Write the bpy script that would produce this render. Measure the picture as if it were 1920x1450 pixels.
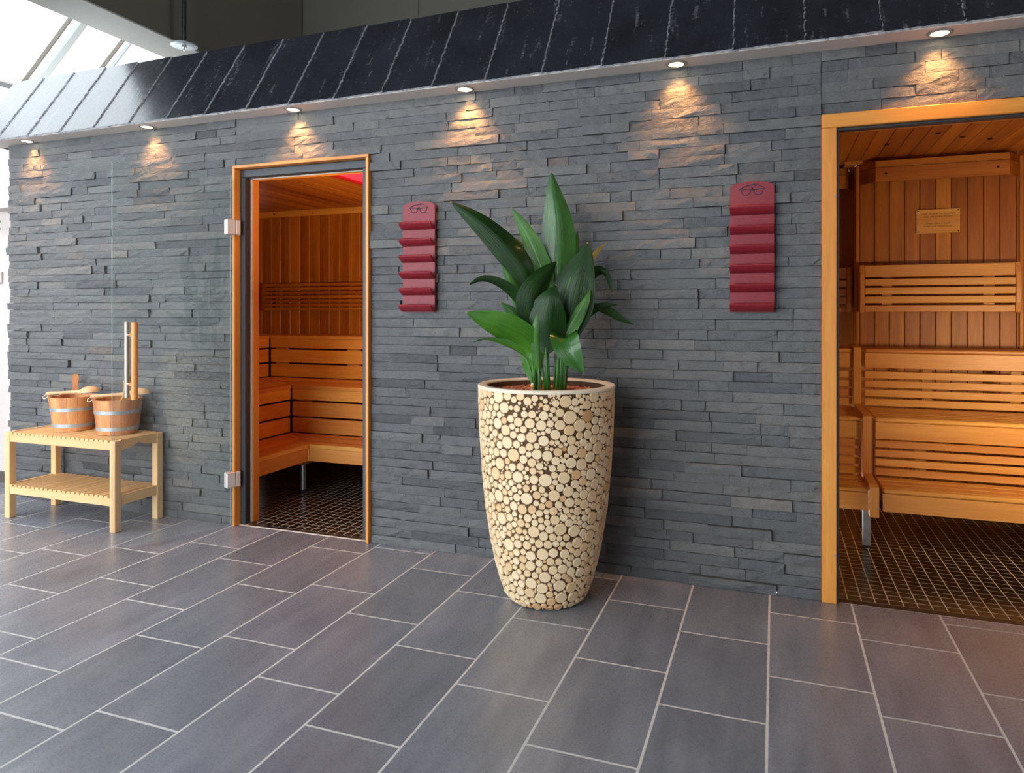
import bpy, bmesh, math, random
import numpy as np
from mathutils import Vector, Matrix

# ------------------------------------------------------------------ scene reset
for o in list(bpy.data.objects):
    bpy.data.objects.remove(o)
S = bpy.context.scene
COL = S.collection
rnd = random.Random(7)
PI = math.pi

# ------------------------------------------------------------------ camera
cam_d = bpy.data.cameras.new('camera')
cam_d.sensor_fit = 'HORIZONTAL'
cam_d.sensor_width = 36.0
cam_d.lens = 1335.0 / 1920.0 * 36.0
cam_d.shift_y = -140.0 / 1920.0
cam_d.clip_end = 200
cam = bpy.data.objects.new('camera', cam_d)
cam.location = (0.0, -3.3628, 1.25)
cam.rotation_euler = (PI / 2, 0, math.radians(20.2686))
COL.objects.link(cam)
S.camera = cam

# ------------------------------------------------------------------ world, exposure
W = bpy.data.worlds.new('overcast_sky')
S.world = W
W.use_nodes = True
bg = W.node_tree.nodes['Background']
bg.inputs['Color'].default_value = (0.88, 0.945, 1.0, 1)
bg.inputs['Strength'].default_value = 3.5
S.view_settings.view_transform = 'Standard'
S.view_settings.look = 'None'
S.view_settings.exposure = 0.98
S.view_settings.gamma = 1.0
S.view_settings.use_curve_mapping = False

# ------------------------------------------------------------------ materials
def lin(c):
    c = c / 255.0
    return c / 12.92 if c <= 0.04045 else ((c + 0.055) / 1.055) ** 2.4
def rgb(r, g, b):
    return (lin(r), lin(g), lin(b), 1.0)

class NT:
    """small helper round a node tree"""
    def __init__(s, name, rough=0.5, metal=0.0, spec=0.5):
        s.m = bpy.data.materials.new(name)
        s.m.use_nodes = True
        s.t = s.m.node_tree
        s.b = s.t.nodes['Principled BSDF']
        s.b.inputs['Roughness'].default_value = rough
        s.b.inputs['Metallic'].default_value = metal
        s.b.inputs['Specular IOR Level'].default_value = spec
    def n(s, typ, **kw):
        x = s.t.nodes.new(typ)
        for k, v in kw.items():
            if k in x.inputs:
                x.inputs[k].default_value = v
            else:
                setattr(x, k, v)
        return x
    def l(s, a, b):
        s.t.links.new(a, b)
    def coord(s, scale=(1, 1, 1), kind='Object', rand=True):
        tc = s.n('ShaderNodeTexCoord')
        src = tc.outputs[kind]
        if rand:
            oi = s.n('ShaderNodeObjectInfo')
            mu = s.n('ShaderNodeVectorMath', operation='MULTIPLY_ADD')
            cb = s.n('ShaderNodeCombineXYZ')
            s.l(oi.outputs['Random'], cb.inputs[0]); s.l(oi.outputs['Random'], cb.inputs[1]); s.l(oi.outputs['Random'], cb.inputs[2])
            s.l(cb.outputs[0], mu.inputs[0]); mu.inputs[1].default_value = (37.0, 53.0, 71.0)
            s.l(src, mu.inputs[2]); src = mu.outputs[0]
        mp = s.n('ShaderNodeMapping')
        mp.inputs['Scale'].default_value = scale
        s.l(src, mp.inputs['Vector'])
        return mp.outputs[0]
    def noise(s, vec, scale, detail=4, rough=0.55):
        x = s.n('ShaderNodeTexNoise')
        x.inputs['Scale'].default_value = scale
        x.inputs['Detail'].default_value = detail
        x.inputs['Roughness'].default_value = rough
        s.l(vec, x.inputs['Vector'])
        return x.outputs[0]
    def ramp(s, fac, stops):
        r = s.n('ShaderNodeValToRGB')
        e = r.color_ramp.elements
        while len(e) < len(stops):
            e.new(0.5)
        for i, (p, c) in enumerate(stops):
            e[i].position = p; e[i].color = c
        s.l(fac, r.inputs[0])
        return r.outputs[0]
    def mix(s, fac, a, b, typ='MIX'):
        x = s.n('ShaderNodeMix', data_type='RGBA', blend_type=typ)
        for v, i in ((fac, 0), (a, 6), (b, 7)):
            if hasattr(v, 'default_value') or hasattr(v, 'is_linked'):
                s.l(v, x.inputs[i])
            else:
                x.inputs[i].default_value = v
        return x.outputs[2]
    def math(s, op, a, b):
        x = s.n('ShaderNodeMath', operation=op)
        for v, i in ((a, 0), (b, 1)):
            if hasattr(v, 'is_linked'):
                s.l(v, x.inputs[i])
            else:
                x.inputs[i].default_value = v
        return x.outputs[0]
    def hsv(s, col, val, hue=None, sat=None):
        x = s.n('ShaderNodeHueSaturation')
        s.l(col, x.inputs['Color'])
        s.l(val, x.inputs['Value'])
        if sat is not None: x.inputs['Saturation'].default_value = sat
        if hue is not None: s.l(hue, x.inputs['Hue'])
        return x.outputs[0]
    def rand_range(s, lo, hi):
        oi = s.n('ShaderNodeObjectInfo')
        mr = s.n('ShaderNodeMapRange')
        mr.inputs['To Min'].default_value = lo; mr.inputs['To Max'].default_value = hi
        s.l(oi.outputs['Random'], mr.inputs[0])
        return mr.outputs[0]
    def base(s, col):
        if hasattr(col, 'is_linked'):
            s.l(col, s.b.inputs['Base Color'])
        else:
            s.b.inputs['Base Color'].default_value = col
    def bump(s, h, strength=0.3, dist=0.005):
        x = s.n('ShaderNodeBump')
        x.inputs['Strength'].default_value = strength
        x.inputs['Distance'].default_value = dist
        s.l(h, x.inputs['Height'])
        s.l(x.outputs[0], s.b.inputs['Normal'])

M = {}
def plain(name, col, rough=0.5, metal=0.0, spec=0.5, var=0.06, nscale=40):
    t = NT(name, rough, metal, spec)
    v = t.coord((1, 1, 1), rand=False)
    f = t.noise(v, nscale, 3)
    c = t.ramp(f, [(0.3, tuple(x * (1 - var) for x in col[:3]) + (1,)), (0.7, tuple(min(1, x * (1 + var)) for x in col[:3]) + (1,))])
    t.base(c)
    M[name] = t.m
    return t
def wood(name, dark, light, axis, rough=0.45, vlo=0.85, vhi=1.12, gscale=9.0, huevar=0.01):
    """board wood: streaks run along the axis of the board"""
    for ax in ('x', 'y', 'z') if axis == 'all' else (axis,):
        t = NT(name + '_' + ax, rough)
        k = 0.06
        sc = {'x': (k, 1, 1), 'y': (1, k, 1), 'z': (1, 1, k)}[ax]
        v = t.coord(sc)
        big = t.noise(v, gscale, 3, 0.5)
        fine = t.noise(v, gscale * 14, 5, 0.65)
        f = t.math('ADD', t.math('MULTIPLY', big, 0.65), t.math('MULTIPLY', fine, 0.35))
        c = t.ramp(f, [(0.32, dark), (0.52, tuple((a + b) / 2 for a, b in zip(dark, light))), (0.68, light)])
        c = t.hsv(c, t.rand_range(vlo, vhi), t.rand_range(0.5 - huevar, 0.5 + huevar))
        t.base(c)
        t.bump(fine, 0.12, 0.002)
        M[name + '_' + ax] = t.m

def mat_stone():
    t = NT('split_slate', 0.55, 0, 0.35)
    v = t.coord((1, 1, 1), rand=False)
    at = t.n('ShaderNodeAttribute', attribute_name='tint')
    big = t.noise(v, 5, 4); mid = t.noise(v, 32, 5, 0.62)
    vs = t.coord((1, 1, 4.5), rand=False)
    fine = t.noise(vs, 90, 6, 0.7)
    c = t.ramp(at.outputs['Fac'], [(0.0, rgb(70, 72, 75)), (0.3, rgb(90, 92, 94)), (0.6, rgb(104, 105, 105)), (0.85, rgb(118, 114, 110)), (1.0, rgb(106, 97, 92))])
    c = t.hsv(c, t.math('ADD', t.math('MULTIPLY', t.math('ADD', mid, fine), 0.5), 0.5))
    rust = t.ramp(big, [(0.0, (0, 0, 0, 1)), (0.70, (0, 0, 0, 1)), (0.80, (0.8, 0.8, 0.8, 1))])
    c = t.mix(t.math('MULTIPLY', rust, t.math('GREATER_THAN', at.outputs['Fac'], 0.8)), c, rgb(140, 112, 78))
    edge = t.ramp(fine, [(0.0, (0, 0, 0, 1)), (0.68, (0, 0, 0, 1)), (0.8, (1, 1, 1, 1))])
    c = t.mix(t.math('MULTIPLY', edge, 0.28), c, rgb(158, 160, 164))
    t.base(c)
    wave = t.n('ShaderNodeTexWave', wave_type='BANDS', bands_direction='DIAGONAL')
    wave.inputs['Scale'].default_value = 6; wave.inputs['Distortion'].default_value = 9; wave.inputs['Detail'].default_value = 4
    t.l(v, wave.inputs['Vector'])
    h = t.math('ADD', t.math('MULTIPLY', mid, 1.1), t.math('ADD', t.math('MULTIPLY', fine, 0.35), t.math('MULTIPLY', wave.outputs[1], 0.35)))
    rip = t.noise(t.coord((1, 1, 2.2), rand=False), 17, 6, 0.6)
    vo = t.n('ShaderNodeTexVoronoi', feature='F1'); vo.inputs['Scale'].default_value = 15
    dsp = t.n('ShaderNodeVectorMath', operation='ADD'); sc_ = t.n('ShaderNodeVectorMath', operation='SCALE'); sc_.inputs['Scale'].default_value = 0.10
    nz = t.n('ShaderNodeTexNoise'); nz.inputs['Scale'].default_value = 9; t.l(v, nz.inputs['Vector'])
    t.l(nz.outputs['Color'], sc_.inputs[0]); t.l(v, dsp.inputs[0]); t.l(sc_.outputs[0], dsp.inputs[1]); t.l(dsp.outputs[0], vo.inputs['Vector'])
    h = t.math('ADD', h, t.math('ADD', t.math('MULTIPLY', rip, 1.2), t.math('MULTIPLY', vo.outputs['Distance'], 0.8)))
    t.bump(h, 0.75, 0.011)
    rr = t.ramp(mid, [(0.3, (0.42,) * 3 + (1,)), (0.7, (0.68,) * 3 + (1,))])
    t.l(rr, t.b.inputs['Roughness'])
    M['stone'] = t.m
mat_stone()

def mat_slate_plate():
    t = NT('slate_plate', 0.3, 0, 0.5)
    v = t.coord((1, 1, 1))
    a = t.noise(v, 3.5, 6, 0.65); b = t.noise(v, 60, 6, 0.7)
    vs = t.coord((9, 1, 1)); streak = t.noise(vs, 5, 5, 0.6)
    c = t.ramp(a, [(0.3, rgb(24, 26, 32)), (0.7, rgb(38, 41, 50))])
    s2 = t.ramp(t.math('MULTIPLY', streak, t.math('ADD', b, 0.45)), [(0.0, (0, 0, 0, 1)), (0.58, (0, 0, 0, 1)), (0.72, (0.6, 0.6, 0.6, 1))])
    c = t.mix(s2, c, rgb(110, 114, 120))
    t.base(c)
    t.bump(t.math('ADD', t.math('MULTIPLY', a, 2.0), t.math('ADD', t.math('MULTIPLY', b, 0.5), streak)), 0.10, 0.004)
    rr = t.ramp(b, [(0.3, (0.20,) * 3 + (1,)), (0.7, (0.30,) * 3 + (1,))])
    t.l(rr, t.b.inputs['Roughness'])
    t.b.inputs['IOR'].default_value = 1.45
    M['slate_plate'] = t.m
mat_slate_plate()

def mat_tile():
    t = NT('floor_tile', 0.4, 0, 0.95)
    v = t.coord((1, 1, 1)); vs = t.coord((3.4, 0.55, 1))
    a = t.noise(v, 2.2, 3); st = t.noise(vs, 4.0, 6, 0.65); g = t.noise(v, 170, 3, 0.7)
    c = t.ramp(t.math('ADD', t.math('MULTIPLY', st, 0.7), t.math('MULTIPLY', a, 0.3)), [(0.3, rgb(97, 101, 111)), (0.5, rgb(118, 121, 131)), (0.72, rgb(139, 142, 151))])
    sp = t.ramp(t.math('MULTIPLY', g, t.math('ADD', st, 0.45)), [(0.0, (0, 0, 0, 1)), (0.56, (0, 0, 0, 1)), (0.68, (0.55, 0.55, 0.55, 1))])
    c = t.mix(sp, c, rgb(140, 139, 140))
    c = t.hsv(c, t.rand_range(0.88, 1.1), t.rand_range(0.492, 0.506))
    t.base(c)
    rr = t.ramp(g, [(0.3, (0.22,) * 3 + (1,)), (0.7, (0.36,) * 3 + (1,))])
    t.l(rr, t.b.inputs['Roughness'])
    t.bump(g, 0.10, 0.0015)
    M['tile'] = t.m
mat_tile()

plain('grout', rgb(200, 198, 196), 0.8, nscale=60, var=0.12)
plain('bar_grey', rgb(150, 153, 150), 0.5, var=0.02)
plain('mosaic_grout', rgb(206, 192, 168), 0.8, nscale=60)
plain('mortar', rgb(38, 40, 44), 0.9)
plain('mosaic', rgb(26, 21, 19), 0.2, var=0.25, nscale=14)
plain('white_paint', rgb(196, 186, 181), 0.7, var=0.02)
plain('soffit_white', rgb(200, 192, 184), 0.6, var=0.03)
plain('dark_skirting', rgb(84, 76, 74), 0.5)
plain('dark_panel', rgb(82, 80, 70), 0.7, var=0.04, nscale=4)
plain('beam_lit_grey', rgb(150, 150, 140), 0.6, var=0.03)  # light on the beam's underside is put into this colour
plain('beam_dark', rgb(84, 78, 68), 0.7, var=0.04)  # on the beam, shade on its sides is put into this dark colour
plain('black_rubber', rgb(44, 50, 56), 0.45)
plain('black_metal', rgb(22, 22, 23), 0.35)
plain('pale_strip', rgb(206, 196, 186), 0.5)
plain('maroon', rgb(128, 34, 44), 0.38, spec=0.3, var=0.12, nscale=70)
plain('drawing_ink', rgb(38, 38, 62), 0.6)
plain('cord', rgb(232, 214, 184), 0.8)
plain('clay', rgb(176, 106, 76), 0.85, var=0.35, nscale=30)
plain('pot_core', rgb(84, 58, 34), 0.8, var=0.2)
plain('pot_rim', rgb(224, 212, 190), 0.5, var=0.04)
plain('amber', rgb(214, 160, 36), 0.3)
plain('amber_tube', rgb(186, 140, 110), 0.2)
plain('red_glow_frame', rgb(170, 14, 30), 0.4)
plain('chrome', rgb(206, 204, 200), 0.25, metal=0.9, var=0.02)
plain('hinge_satin', rgb(206, 198, 192), 0.32, metal=0.35, var=0.02)
plain('steel', rgb(168, 176, 180), 0.3, metal=0.75, var=0.04)
plain('galvanised', rgb(172, 182, 186), 0.42, metal=0.6, var=0.1, nscale=25)
plain('rivet', rgb(220, 226, 230), 0.25, metal=0.8)
plain('engraved', rgb(112, 58, 22), 0.7)
plain('vine_leaf', rgb(66, 112, 42), 0.5, var=0.3, nscale=30)

wood('sauna', rgb(134, 66, 10), rgb(204, 126, 42), 'all', 0.45, 0.8, 1.12, 9, 0.006)
wood('bench', rgb(190, 118, 44), rgb(228, 164, 84), 'all', 0.4, 0.9, 1.1, 8, 0.008)
wood('casing', rgb(188, 112, 40), rgb(226, 154, 70), 'all', 0.38, 0.95, 1.05, 7, 0.003)
wood('birch', rgb(212, 162, 106), rgb(238, 202, 150), 'all', 0.42, 0.92, 1.07, 7, 0.004)
wood('larch', rgb(172, 100, 52), rgb(232, 172, 112), 'z', 0.45, 0.85, 1.15, 16, 0.008)
wood('ladle', rgb(206, 160, 112), rgb(232, 196, 150), 'x', 0.45, 0.95, 1.05, 10, 0.003)
wood('door_pull', rgb(196, 132, 62), rgb(224, 164, 92), 'z', 0.35, 0.98, 1.02, 10, 0.002)

def mat_disc():
    t = NT('wood_disc', 0.6)
    at = t.n('ShaderNodeAttribute', attribute_name='tint')
    v = t.coord((1, 1, 1), rand=False)
    n1 = t.noise(v, 55, 4)
    c = t.ramp(at.outputs['Fac'], [(0.0, rgb(150, 100, 52)), (0.12, rgb(206, 162, 114)), (0.4, rgb(218, 188, 144)), (1.0, rgb(230, 207, 171))])
    c = t.hsv(c, t.math('ADD', t.math('MULTIPLY', n1, 0.3), 0.84))
    t.base(c)
    t.bump(t.noise(v, 260, 3), 0.1, 0.001)
    M['disc'] = t.m
mat_disc()

def mat_leaf(name, dark, light, rough, coat=0.5):
    t = NT(name, rough, 0, 0.5 if coat > 0.2 else 0.3)
    uv = t.n('ShaderNodeUVMap')
    mp = t.n('ShaderNodeMapping'); mp.inputs['Scale'].default_value = (16, 0.8, 1)
    t.l(uv.outputs[0], mp.inputs[0])
    veins = t.noise(mp.outputs[0], 3.0, 4, 0.6)
    v = t.coord((1, 1, 1), rand=True)
    blot = t.noise(v, 9, 3)
    c = t.ramp(t.math('ADD', t.math('MULTIPLY', veins, 0.6), t.math('MULTIPLY', blot, 0.4)), [(0.33, dark), (0.68, light)])
    # browned tips (V runs base to tip)
    sp = t.n('ShaderNodeSeparateXYZ'); t.l(uv.outputs[0], sp.inputs[0])
    tip = t.ramp(t.math('ADD', sp.outputs[1], t.math('MULTIPLY', blot, 0.03)), [(0.0, (0, 0, 0, 1)), (0.995, (0, 0, 0, 1)), (1.0, (1, 1, 1, 1))])
    c = t.mix(tip, c, rgb(190, 150, 80))
    t.base(c)
    t.bump(veins, 0.5, 0.006)
    t.b.inputs['Subsurface Weight'].default_value = 0.0
    t.b.inputs['Transmission Weight'].default_value = 0.0
    t.b.inputs['Coat Weight'].default_value = coat
    t.b.inputs['Coat Roughness'].default_value = 0.12
    tr = t.n('ShaderNodeBsdfTranslucent'); t.l(c, tr.inputs[0])
    mx = t.n('ShaderNodeMixShader'); mx.inputs[0].default_value = 0.18
    out = t.t.nodes['Material Output']
    t.l(t.b.outputs[0], mx.inputs[1]); t.l(tr.outputs[0], mx.inputs[2]); t.l(mx.outputs[0], out.inputs[0])
    M[name] = t.m
mat_leaf('leaf_d', rgb(9, 36, 4), rgb(26, 70, 12), 0.32, 0.10)
mat_leaf('leaf_m', rgb(34, 88, 10), rgb(76, 138, 30), 0.28, 0.3)
mat_leaf('leaf_g', rgb(24, 72, 16), rgb(62, 124, 40), 0.16)
mat_leaf('leaf_y', rgb(74, 92, 26), rgb(168, 134, 52), 0.4)
plain('stem', rgb(58, 116, 36), 0.4, var=0.3, nscale=18)

def mat_glass(name, tint):
    t = NT(name)
    out = t.t.nodes['Material Output']
    tr = t.n('ShaderNodeBsdfTransparent'); tr.inputs[0].default_value = tint
    gl = t.n('ShaderNodeBsdfGlossy'); gl.inputs['Roughness'].default_value = 0.0
    lw = t.n('ShaderNodeLayerWeight'); lw.inputs[0].default_value = 0.5
    fr = t.math('ADD', t.math('MULTIPLY', t.math('POWER', lw.outputs['Facing'], 5.0), 0.94), 0.06)   # Schlick
    mx = t.n('ShaderNodeMixShader')
    t.l(fr, mx.inputs[0]); t.l(tr.outputs[0], mx.inputs[1]); t.l(gl.outputs[0], mx.inputs[2])
    t.l(mx.outputs[0], out.inputs[0])
    M[name] = t.m
mat_glass('glass', (0.95, 0.975, 0.97, 1))
plain('glass_edge', rgb(136, 154, 146), 0.15, var=0.05)
mat_glass('roof_glass', (0.97, 0.98, 0.98, 1))
def emit(name, col, strength):
    t = NT(name)
    t.base(col)
    t.b.inputs['Emission Color'].default_value = col
    t.b.inputs['Emission Strength'].default_value = strength
    M[name] = t.m
emit('lamp_lens', (1.0, 0.74, 0.42, 1), 9.0)
emit('red_panel', (0.62, 0.05, 0.10, 1), 0.22)
emit('warm_lens', (1.0, 0.66, 0.32, 1), 6.0)  # also glows on the unseen lamps added inside the saunas

# ------------------------------------------------------------------ builders
WP = {}                                     # world position of every (unrotated) parent
def link(o, parent=None, wloc=(0, 0, 0), rel=False):
    COL.objects.link(o)
    w = Vector(wloc)
    if parent is not None:
        o.parent = parent
        o.location = w if rel else w - WP[parent.name]
    else:
        o.location = w
    WP[o.name] = w
    return o
def tag(o, label, cat=None, group=None, kind=None):
    if label: o['label'] = label
    if cat: o['category'] = cat
    if group: o['group'] = group
    if kind: o['kind'] = kind
    return o
def thing(name, label, cat, loc=(0, 0, 0), group=None, kind=None, rotz=0):
    o = bpy.data.objects.new(name, None)
    o.empty_display_size = 0.1
    link(o, None, loc)
    o.rotation_euler = (0, 0, rotz)
    return tag(o, label, cat, group, kind)
def smooth(me, ang=None):
    me.polygons.foreach_set('use_smooth', [True] * len(me.polygons))
    if ang is not None:
        bm = bmesh.new(); bm.from_mesh(me)
        for e in bm.edges:
            if len(e.link_faces) == 2 and e.calc_face_angle(0) > ang:
                e.smooth = False
        bm.to_mesh(me); bm.free()
def mesh(name, verts, faces, mat, parent=None, loc=(0, 0, 0), rel=False, sm=None, recalc=False):
    me = bpy.data.meshes.new(name)
    me.from_pydata([tuple(v) for v in verts], [], faces)
    if recalc:
        bm = bmesh.new(); bm.from_mesh(me); bmesh.ops.recalc_face_normals(bm, faces=bm.faces); bm.to_mesh(me); bm.free()
    me.materials.append(M[mat])
    if sm is not None: smooth(me, sm)
    o = bpy.data.objects.new(name, me)
    return link(o, parent, loc, rel)
BOXES = {}
def box_mesh(name, dx, dy, dz, mat, bev):
    key = (name, round(dx, 4), round(dy, 4), round(dz, 4), mat, bev)
    if key in BOXES: return BOXES[key]
    me = bpy.data.meshes.new(name)
    bm = bmesh.new()
    bmesh.ops.create_cube(bm, size=1.0)
    for v in bm.verts:
        v.co = Vector((v.co.x * dx, v.co.y * dy, v.co.z * dz))
    if bev > 0:
        bmesh.ops.bevel(bm, geom=list(bm.edges), offset=min(bev, 0.45 * min(dx, dy, dz)), segments=1, affect='EDGES', profile=0.5)
    bm.to_mesh(me); bm.free()
    me.materials.append(M[mat])
    BOXES[key] = me
    return me
def box(name, x0, x1, y0, y1, z0, z1, mat, parent=None, bev=0.002, rel=False):
    me = box_mesh(name, abs(x1 - x0), abs(y1 - y0), abs(z1 - z0), mat, bev)
    o = bpy.data.objects.new(name, me)
    return link(o, parent, ((x0 + x1) / 2, (y0 + y1) / 2, (z0 + z1) / 2), rel)
def prism(name, poly, axis, a, b, mat, parent=None, rel=False, sm=None):
    """extrude a closed 2-D polygon along an axis. axis 'x': poly = (y, z); 'y': (x, z); 'z': (x, y)"""
    n = len(poly)
    def P(p, t):
        return {'x': (t, p[0], p[1]), 'y': (p[0], t, p[1]), 'z': (p[0], p[1], t)}[axis]
    vs = [P(p, a) for p in poly] + [P(p, b) for p in poly]
    c = Vector((0, 0, 0))
    for v in vs: c += Vector(v)
    c /= len(vs)
    vs = [Vector(v) - c for v in vs]
    fs = [tuple(range(n)), tuple(range(2 * n - 1, n - 1, -1))] + [(i, (i + 1) % n, n + (i + 1) % n, n + i) for i in range(n)]
    return mesh(name, vs, fs, mat, parent, c, rel, sm, recalc=True)
def tube_geo(pts, rad, seg=10, caps=True):
    pts = [Vector(p) for p in pts]
    n = len(pts)
    rads = rad if isinstance(rad, (list, tuple)) else [rad] * n
    vs, fs = [], []
    up = None
    for i, p in enumerate(pts):
        t = (pts[min(i + 1, n - 1)] - pts[max(i - 1, 0)]).normalized()
        if up is None:
            up = t.orthogonal().normalized()
        up = (up - t * up.dot(t)).normalized()
        sd = t.cross(up)
        for k in range(seg):
            a = 2 * PI * k / seg
            vs.append(p + (up * math.cos(a) + sd * math.sin(a)) * rads[i])
    for i in range(n - 1):
        for k in range(seg):
            fs.append((i * seg + k, i * seg + (k + 1) % seg, (i + 1) * seg + (k + 1) % seg, (i + 1) * seg + k))
    if caps:
        fs.append(tuple(range(seg - 1, -1, -1)))
        fs.append(tuple((n - 1) * seg + k for k in range(seg)))
    return vs, fs
def tube(name, pts, rad, mat, parent=None, seg=10, rel=False, sm=0.8):
    vs, fs = tube_geo(pts, rad, seg)
    c = Vector(pts[0])
    return mesh(name, [v - c for v in vs], fs, mat, parent, c, rel, sm)
def lathe(name, prof, mat, parent=None, loc=(0, 0, 0), seg=48, rel=False, sm=0.6):
    vs, fs = [], []
    for r, z in prof:
        for k in range(seg):
            a = 2 * PI * k / seg
            vs.append((r * math.cos(a), r * math.sin(a), z))
    for i in range(len(prof) - 1):
        for k in range(seg):
            fs.append((i * seg + k, i * seg + (k + 1) % seg, (i + 1) * seg + (k + 1) % seg, (i + 1) * seg + k))
    return mesh(name, vs, fs, mat, parent, loc, rel, sm)
def set_tint(me, vals):
    a = me.attributes.new('tint', 'FLOAT', 'POINT')
    a.data.foreach_set('value', vals)
def struct(name, label, cat, loc=(0, 0, 0)):
    return thing(name, label, cat, loc, None, 'structure')

# camera projection, only used to rank which of many pieces show largest
_th = math.radians(20.2686)
def shows(x, y, z):
    dx, dy = x, y + 3.3628
    d = -math.sin(_th) * dx + math.cos(_th) * dy
    if d < 0.2: return 99999, 99999, d
    u = math.cos(_th) * dx + math.sin(_th) * dy
    return 960 + 1335 * u / d, 585 - 1335 * (z - 1.25) / d, d

# ================================================================== FLOOR
floor = prism('floor', [(-8.6, -5.6), (2.6, -5.6), (2.6, 0.012), (-4.88, 0.012), (-4.88, 0.25), (-8.6, 0.25)], 'z', -0.10, -0.0005, 'grout')
tag(floor, 'dark grey rectangular stone tile floor with pale grout lines', 'floor', kind='structure')
TX, TY, GAP = 0.3285, 0.5515, 0.0062
OFF = {2: -0.089, 1: -0.351, 0: -0.214, -1: -0.520, -2: -0.315, -3: -0.080, -4: -0.455, -5: -0.273, -6: -0.066,
       -7: -0.178, -8: -0.487, -9: -0.339, -10: -0.546, -11: -0.145, -12: -0.230, -13: -0.440, -14: -0.330}
def tile_mesh(dx, dy):
    return box_mesh('tile', dx, dy, 0.010, 'tile', 0.0012)
far_v, far_f = [], []
for k in range(-26, 8):
    x0 = -0.022 + k * TX + GAP / 2; x1 = x0 + TX - GAP
    if x0 > 2.5: continue
    off = OFF.get(k, -rnd.uniform(0.05, 0.52))
    ytop = 0.25 if x1 < -4.88 else 0.0
    ys = [ytop]
    y = off
    while y + TY < ytop - 0.02: y += TY
    while y > -5.6:
        ys.append(y); y -= TY
    ys.append(-5.6)
    for a, b in zip(ys[:-1], ys[1:]):
        ya, yb = a - GAP / 2, b + GAP / 2
        if ya - yb < 0.01: continue
        px0 = shows((x0 + x1) / 2, (ya + yb) / 2, 0)
        near = ya > -2.35 and x1 > -6.6 and x0 < 1.3
        if near:
            o = bpy.data.objects.new('tile', tile_mesh(x1 - x0, ya - yb))
            link(o, floor, ((x0 + x1) / 2, (ya + yb) / 2, -0.005 + rnd.uniform(-0.0004, 0.0)))
        else:
            i = len(far_v)
            for z in (-0.006, 0.0):
                far_v += [(x0, yb, z), (x1, yb, z), (x1, ya, z), (x0, ya, z)]
            far_f += [(i + 4, i + 5, i + 6, i + 7)] + [(i + j, i + (j + 1) % 4, i + 4 + (j + 1) % 4, i + 4 + j) for j in range(4)]
c0 = Vector((0, 0, 0))
o = mesh('tile_field', [Vector(v) - Vector(WP[floor.name]) for v in far_v], far_f, 'tile', floor, WP[floor.name])
o['kind'] = 'stuff'

# ================================================================== STONE WALL
ZT, D1L, D1R, D2L, D2R, DH, WL, WR = 2.38, -2.969, -2.054, 0.188, 1.262, 2.103, -4.885, 1.75
nprng = np.random.RandomState(3)
def stone_geo(x0, x1, z0, z1, proud, r):
    """split face: a rough grid in front, straight sides going back into the wall"""
    nx = 5 if x1 - x0 > 0.16 else 4
    nz = 2
    cx, cz = (x0 + x1) / 2, (z0 + z1) / 2
    g = 0.0010
    tx, tz = r.uniform(-0.004, 0.004), r.uniform(-0.003, 0.003)
    vs = []
    for j in range(nz + 1):
        for i in range(nx + 1):
            u = i / nx; w = j / nz
            ju = r.uniform(-0.25, 0.25) / nx if 0 < i < nx else 0
            jw = r.uniform(-0.22, 0.22) if 0 < j < nz else 0
            edge = (i in (0, nx)) or (j in (0, nz))
            dy = -proud - tx * (2 * u - 1) - tz * (2 * w - 1) + r.gauss(0, 0.0016)
            if edge: dy += r.uniform(0.0008, 0.0030)
            x = x0 + g + (x1 - x0 - 2 * g) * min(1, max(0, u + ju))
            z = z0 + g + (z1 - z0 - 2 * g) * min(1, max(0, w + jw))
            if i in (0, nx): x += r.uniform(-0.0008, 0.0008)
            vs.append((x - cx, min(dy, -0.0005), z - cz))
    fs = []
    row = nx + 1
    for j in range(nz):
        for i in range(nx):
            a = j * row + i
            fs.append((a, a + 1, a + 1 + row, a + row))
    loop = list(range(nx + 1)) + [j * row + nx for j in range(1, nz + 1)] + [nz * row + i for i in range(nx - 1, -1, -1)] + [j * row for j in range(nz - 1, 0, -1)]
    b = len(vs)
    for k in loop:
        v = vs[k]; vs.append((v[0], 0.03, v[2]))
    n = len(loop)
    for k in range(n):
        fs.append((loop[(k + 1) % n], loop[k], b + k, b + (k + 1) % n))
    return (cx, 0.0, cz), vs, fs
SECTIONS = {
 'wall_left': dict(poly=[(WL, 0), (D1L, 0), (D1L, ZT), (WL, ZT)], label='stacked grey slate wall left of the narrow sauna doorway'),
 'wall_middle': dict(poly=[(D1R, 0), (D2L, 0), (D2L, ZT), (D1L, ZT), (D1L, DH), (D1R, DH)], label='stacked grey slate wall between the two sauna doorways, behind the planter'),
 'wall_right': dict(poly=[(D2R, 0), (WR, 0), (WR, ZT), (D2L, ZT), (D2L, DH), (D2R, DH)], label='stacked grey slate wall over the wide right doorway'),
}
for nm, s in SECTIONS.items():
    s['o'] = prism(nm, s['poly'], 'y', 0.026, 0.115, 'mortar')
    tag(s['o'], s['label'], 'wall', kind='structure')
    s['list'] = []
NR = 45
zs = [DH * i / NR for i in range(NR + 1)]
zs = [0.0] + [z + rnd.uniform(-0.0025, 0.0025) for z in zs[1:-1]] + [DH]
zs += [DH + (ZT - DH) * i / 6 for i in range(1, 7)]
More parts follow.
